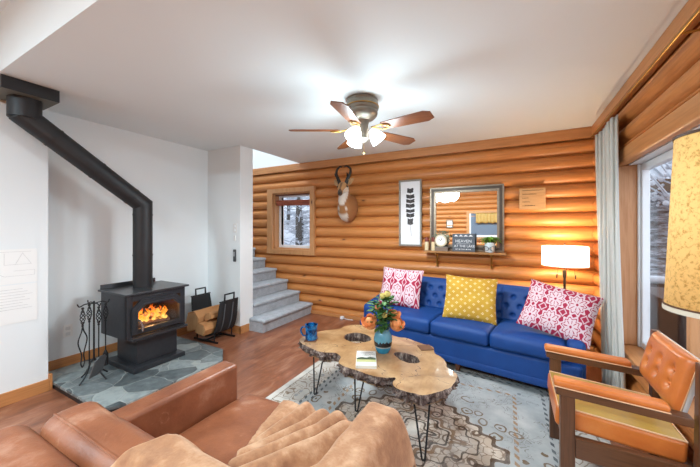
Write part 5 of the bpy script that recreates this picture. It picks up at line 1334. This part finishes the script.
MB().box(1.05, 4.5, 4.18, 4.32, .801, .87, .03, 3).build('snow_cap', MAT['snow'], pr2)
for k in range(6): MB().box(1.15+k*.62, 1.27+k*.62, 4.19, 4.31, -.34, .719, .005).build('post', dkw, pr2)
hb = thing('porch_bench', 'dark brown wooden storage bench on the porch outside the big window', 'bench', (1.64, 3.47, -.35))
MB().box(1.08, 2.2, 3.0, 3.95, -.34, .76, .01).build('body', dkw, hb); MB().box(1.05, 2.23, 2.97, 3.98, .761, .8, .008).build('lid', dkw, hb)
sb = MB(); rr = random.Random(9)
bt_ = thing('snowy_bush', 'snow laden branches in front of the log outbuilding', 'bush', (2.0, 5.2, -.35))
for k in range(60):
    p = Vector((2.2, 5.7, .9+rr.random()*.8)); q = Vector((2.0+rr.uniform(-.5, .9), 5.5+rr.uniform(-.4, .4), 1.9+rr.uniform(-.35, .6))); sb.tube([p, (p+q)/2+Vector((0, 0, .1)), q], [.005, .012, .006], 5)
    for m_ in range(5): s0 = p.lerp(q, rr.uniform(.6, 1.05)); sb.sphere(s0+Vector((rr.uniform(-.06, .06), rr.uniform(-.06, .06), .02)), rr.uniform(.015, .035), 6)
sb.build('snowy_branches', MAT['snow'], bt_); MB().tube([(2.2, 5.7, -.35), (2.2, 5.7, 1.75)], .03, 8).build('stem', barkm, bt_)

# ------------------------------------------------------------------ light
wd = bpy.data.worlds.new('overcast sky'); sc.world = wd; wd.use_nodes = True
bg = wd.node_tree.nodes['Background']; bg.inputs[0].default_value = (.80, .88, 1, 1); bg.inputs[1].default_value = 1.6
area('added rear fill light a', (-2.7, -1.3, CH2-.08), .34, 50, (.68, .89, 1))  # three fill lights added behind the camera to brighten the room
area('added rear fill light b', (-1.3, -1.3, CH2-.08), .34, 50, (.68, .89, 1))
area('added rear fill light c', (.1, -1.3, CH2-.08), .34, 50, (.68, .89, 1))
area('stair lamp light', (-3.9, 3.5, 4.5), .3, 25, (.84, .93, 1))
for i, p in enumerate(LP):
    point('fan upward glow %s' % 'abc'[i], (FX+(p[0]-FX)*.7, FY+(p[1]-FY)*.7, CH-.47), 8.2, (.70, .90, 1), .12)
    spot('fan lamp light %s' % 'abc'[i], (FX+(p[0]-FX)*.75, FY+(p[1]-FY)*.75, CH-.42), 17, (.90, .96, 1), 172, .03, .35)
point('drum lamp light', (LX, LY, 1.1), 16, (1, .78, .5), .04)
point('tall lamp light', (GXl, GYl, 1.45), 1.5, (1, .78, .5), .04)
point('fire light', (-3.12, 1.69, .56), 1.6, (1, .5, .18), .05)
sc.view_settings.view_transform = 'Standard'; sc.view_settings.look = 'None'; sc.view_settings.gamma = 1; sc.view_settings.use_curve_mapping = False
sc.view_settings.exposure = 0.66
sc.cycles.use_denoising = True; sc.cycles.max_bounces = 8; sc.cycles.transparent_max_bounces = 8
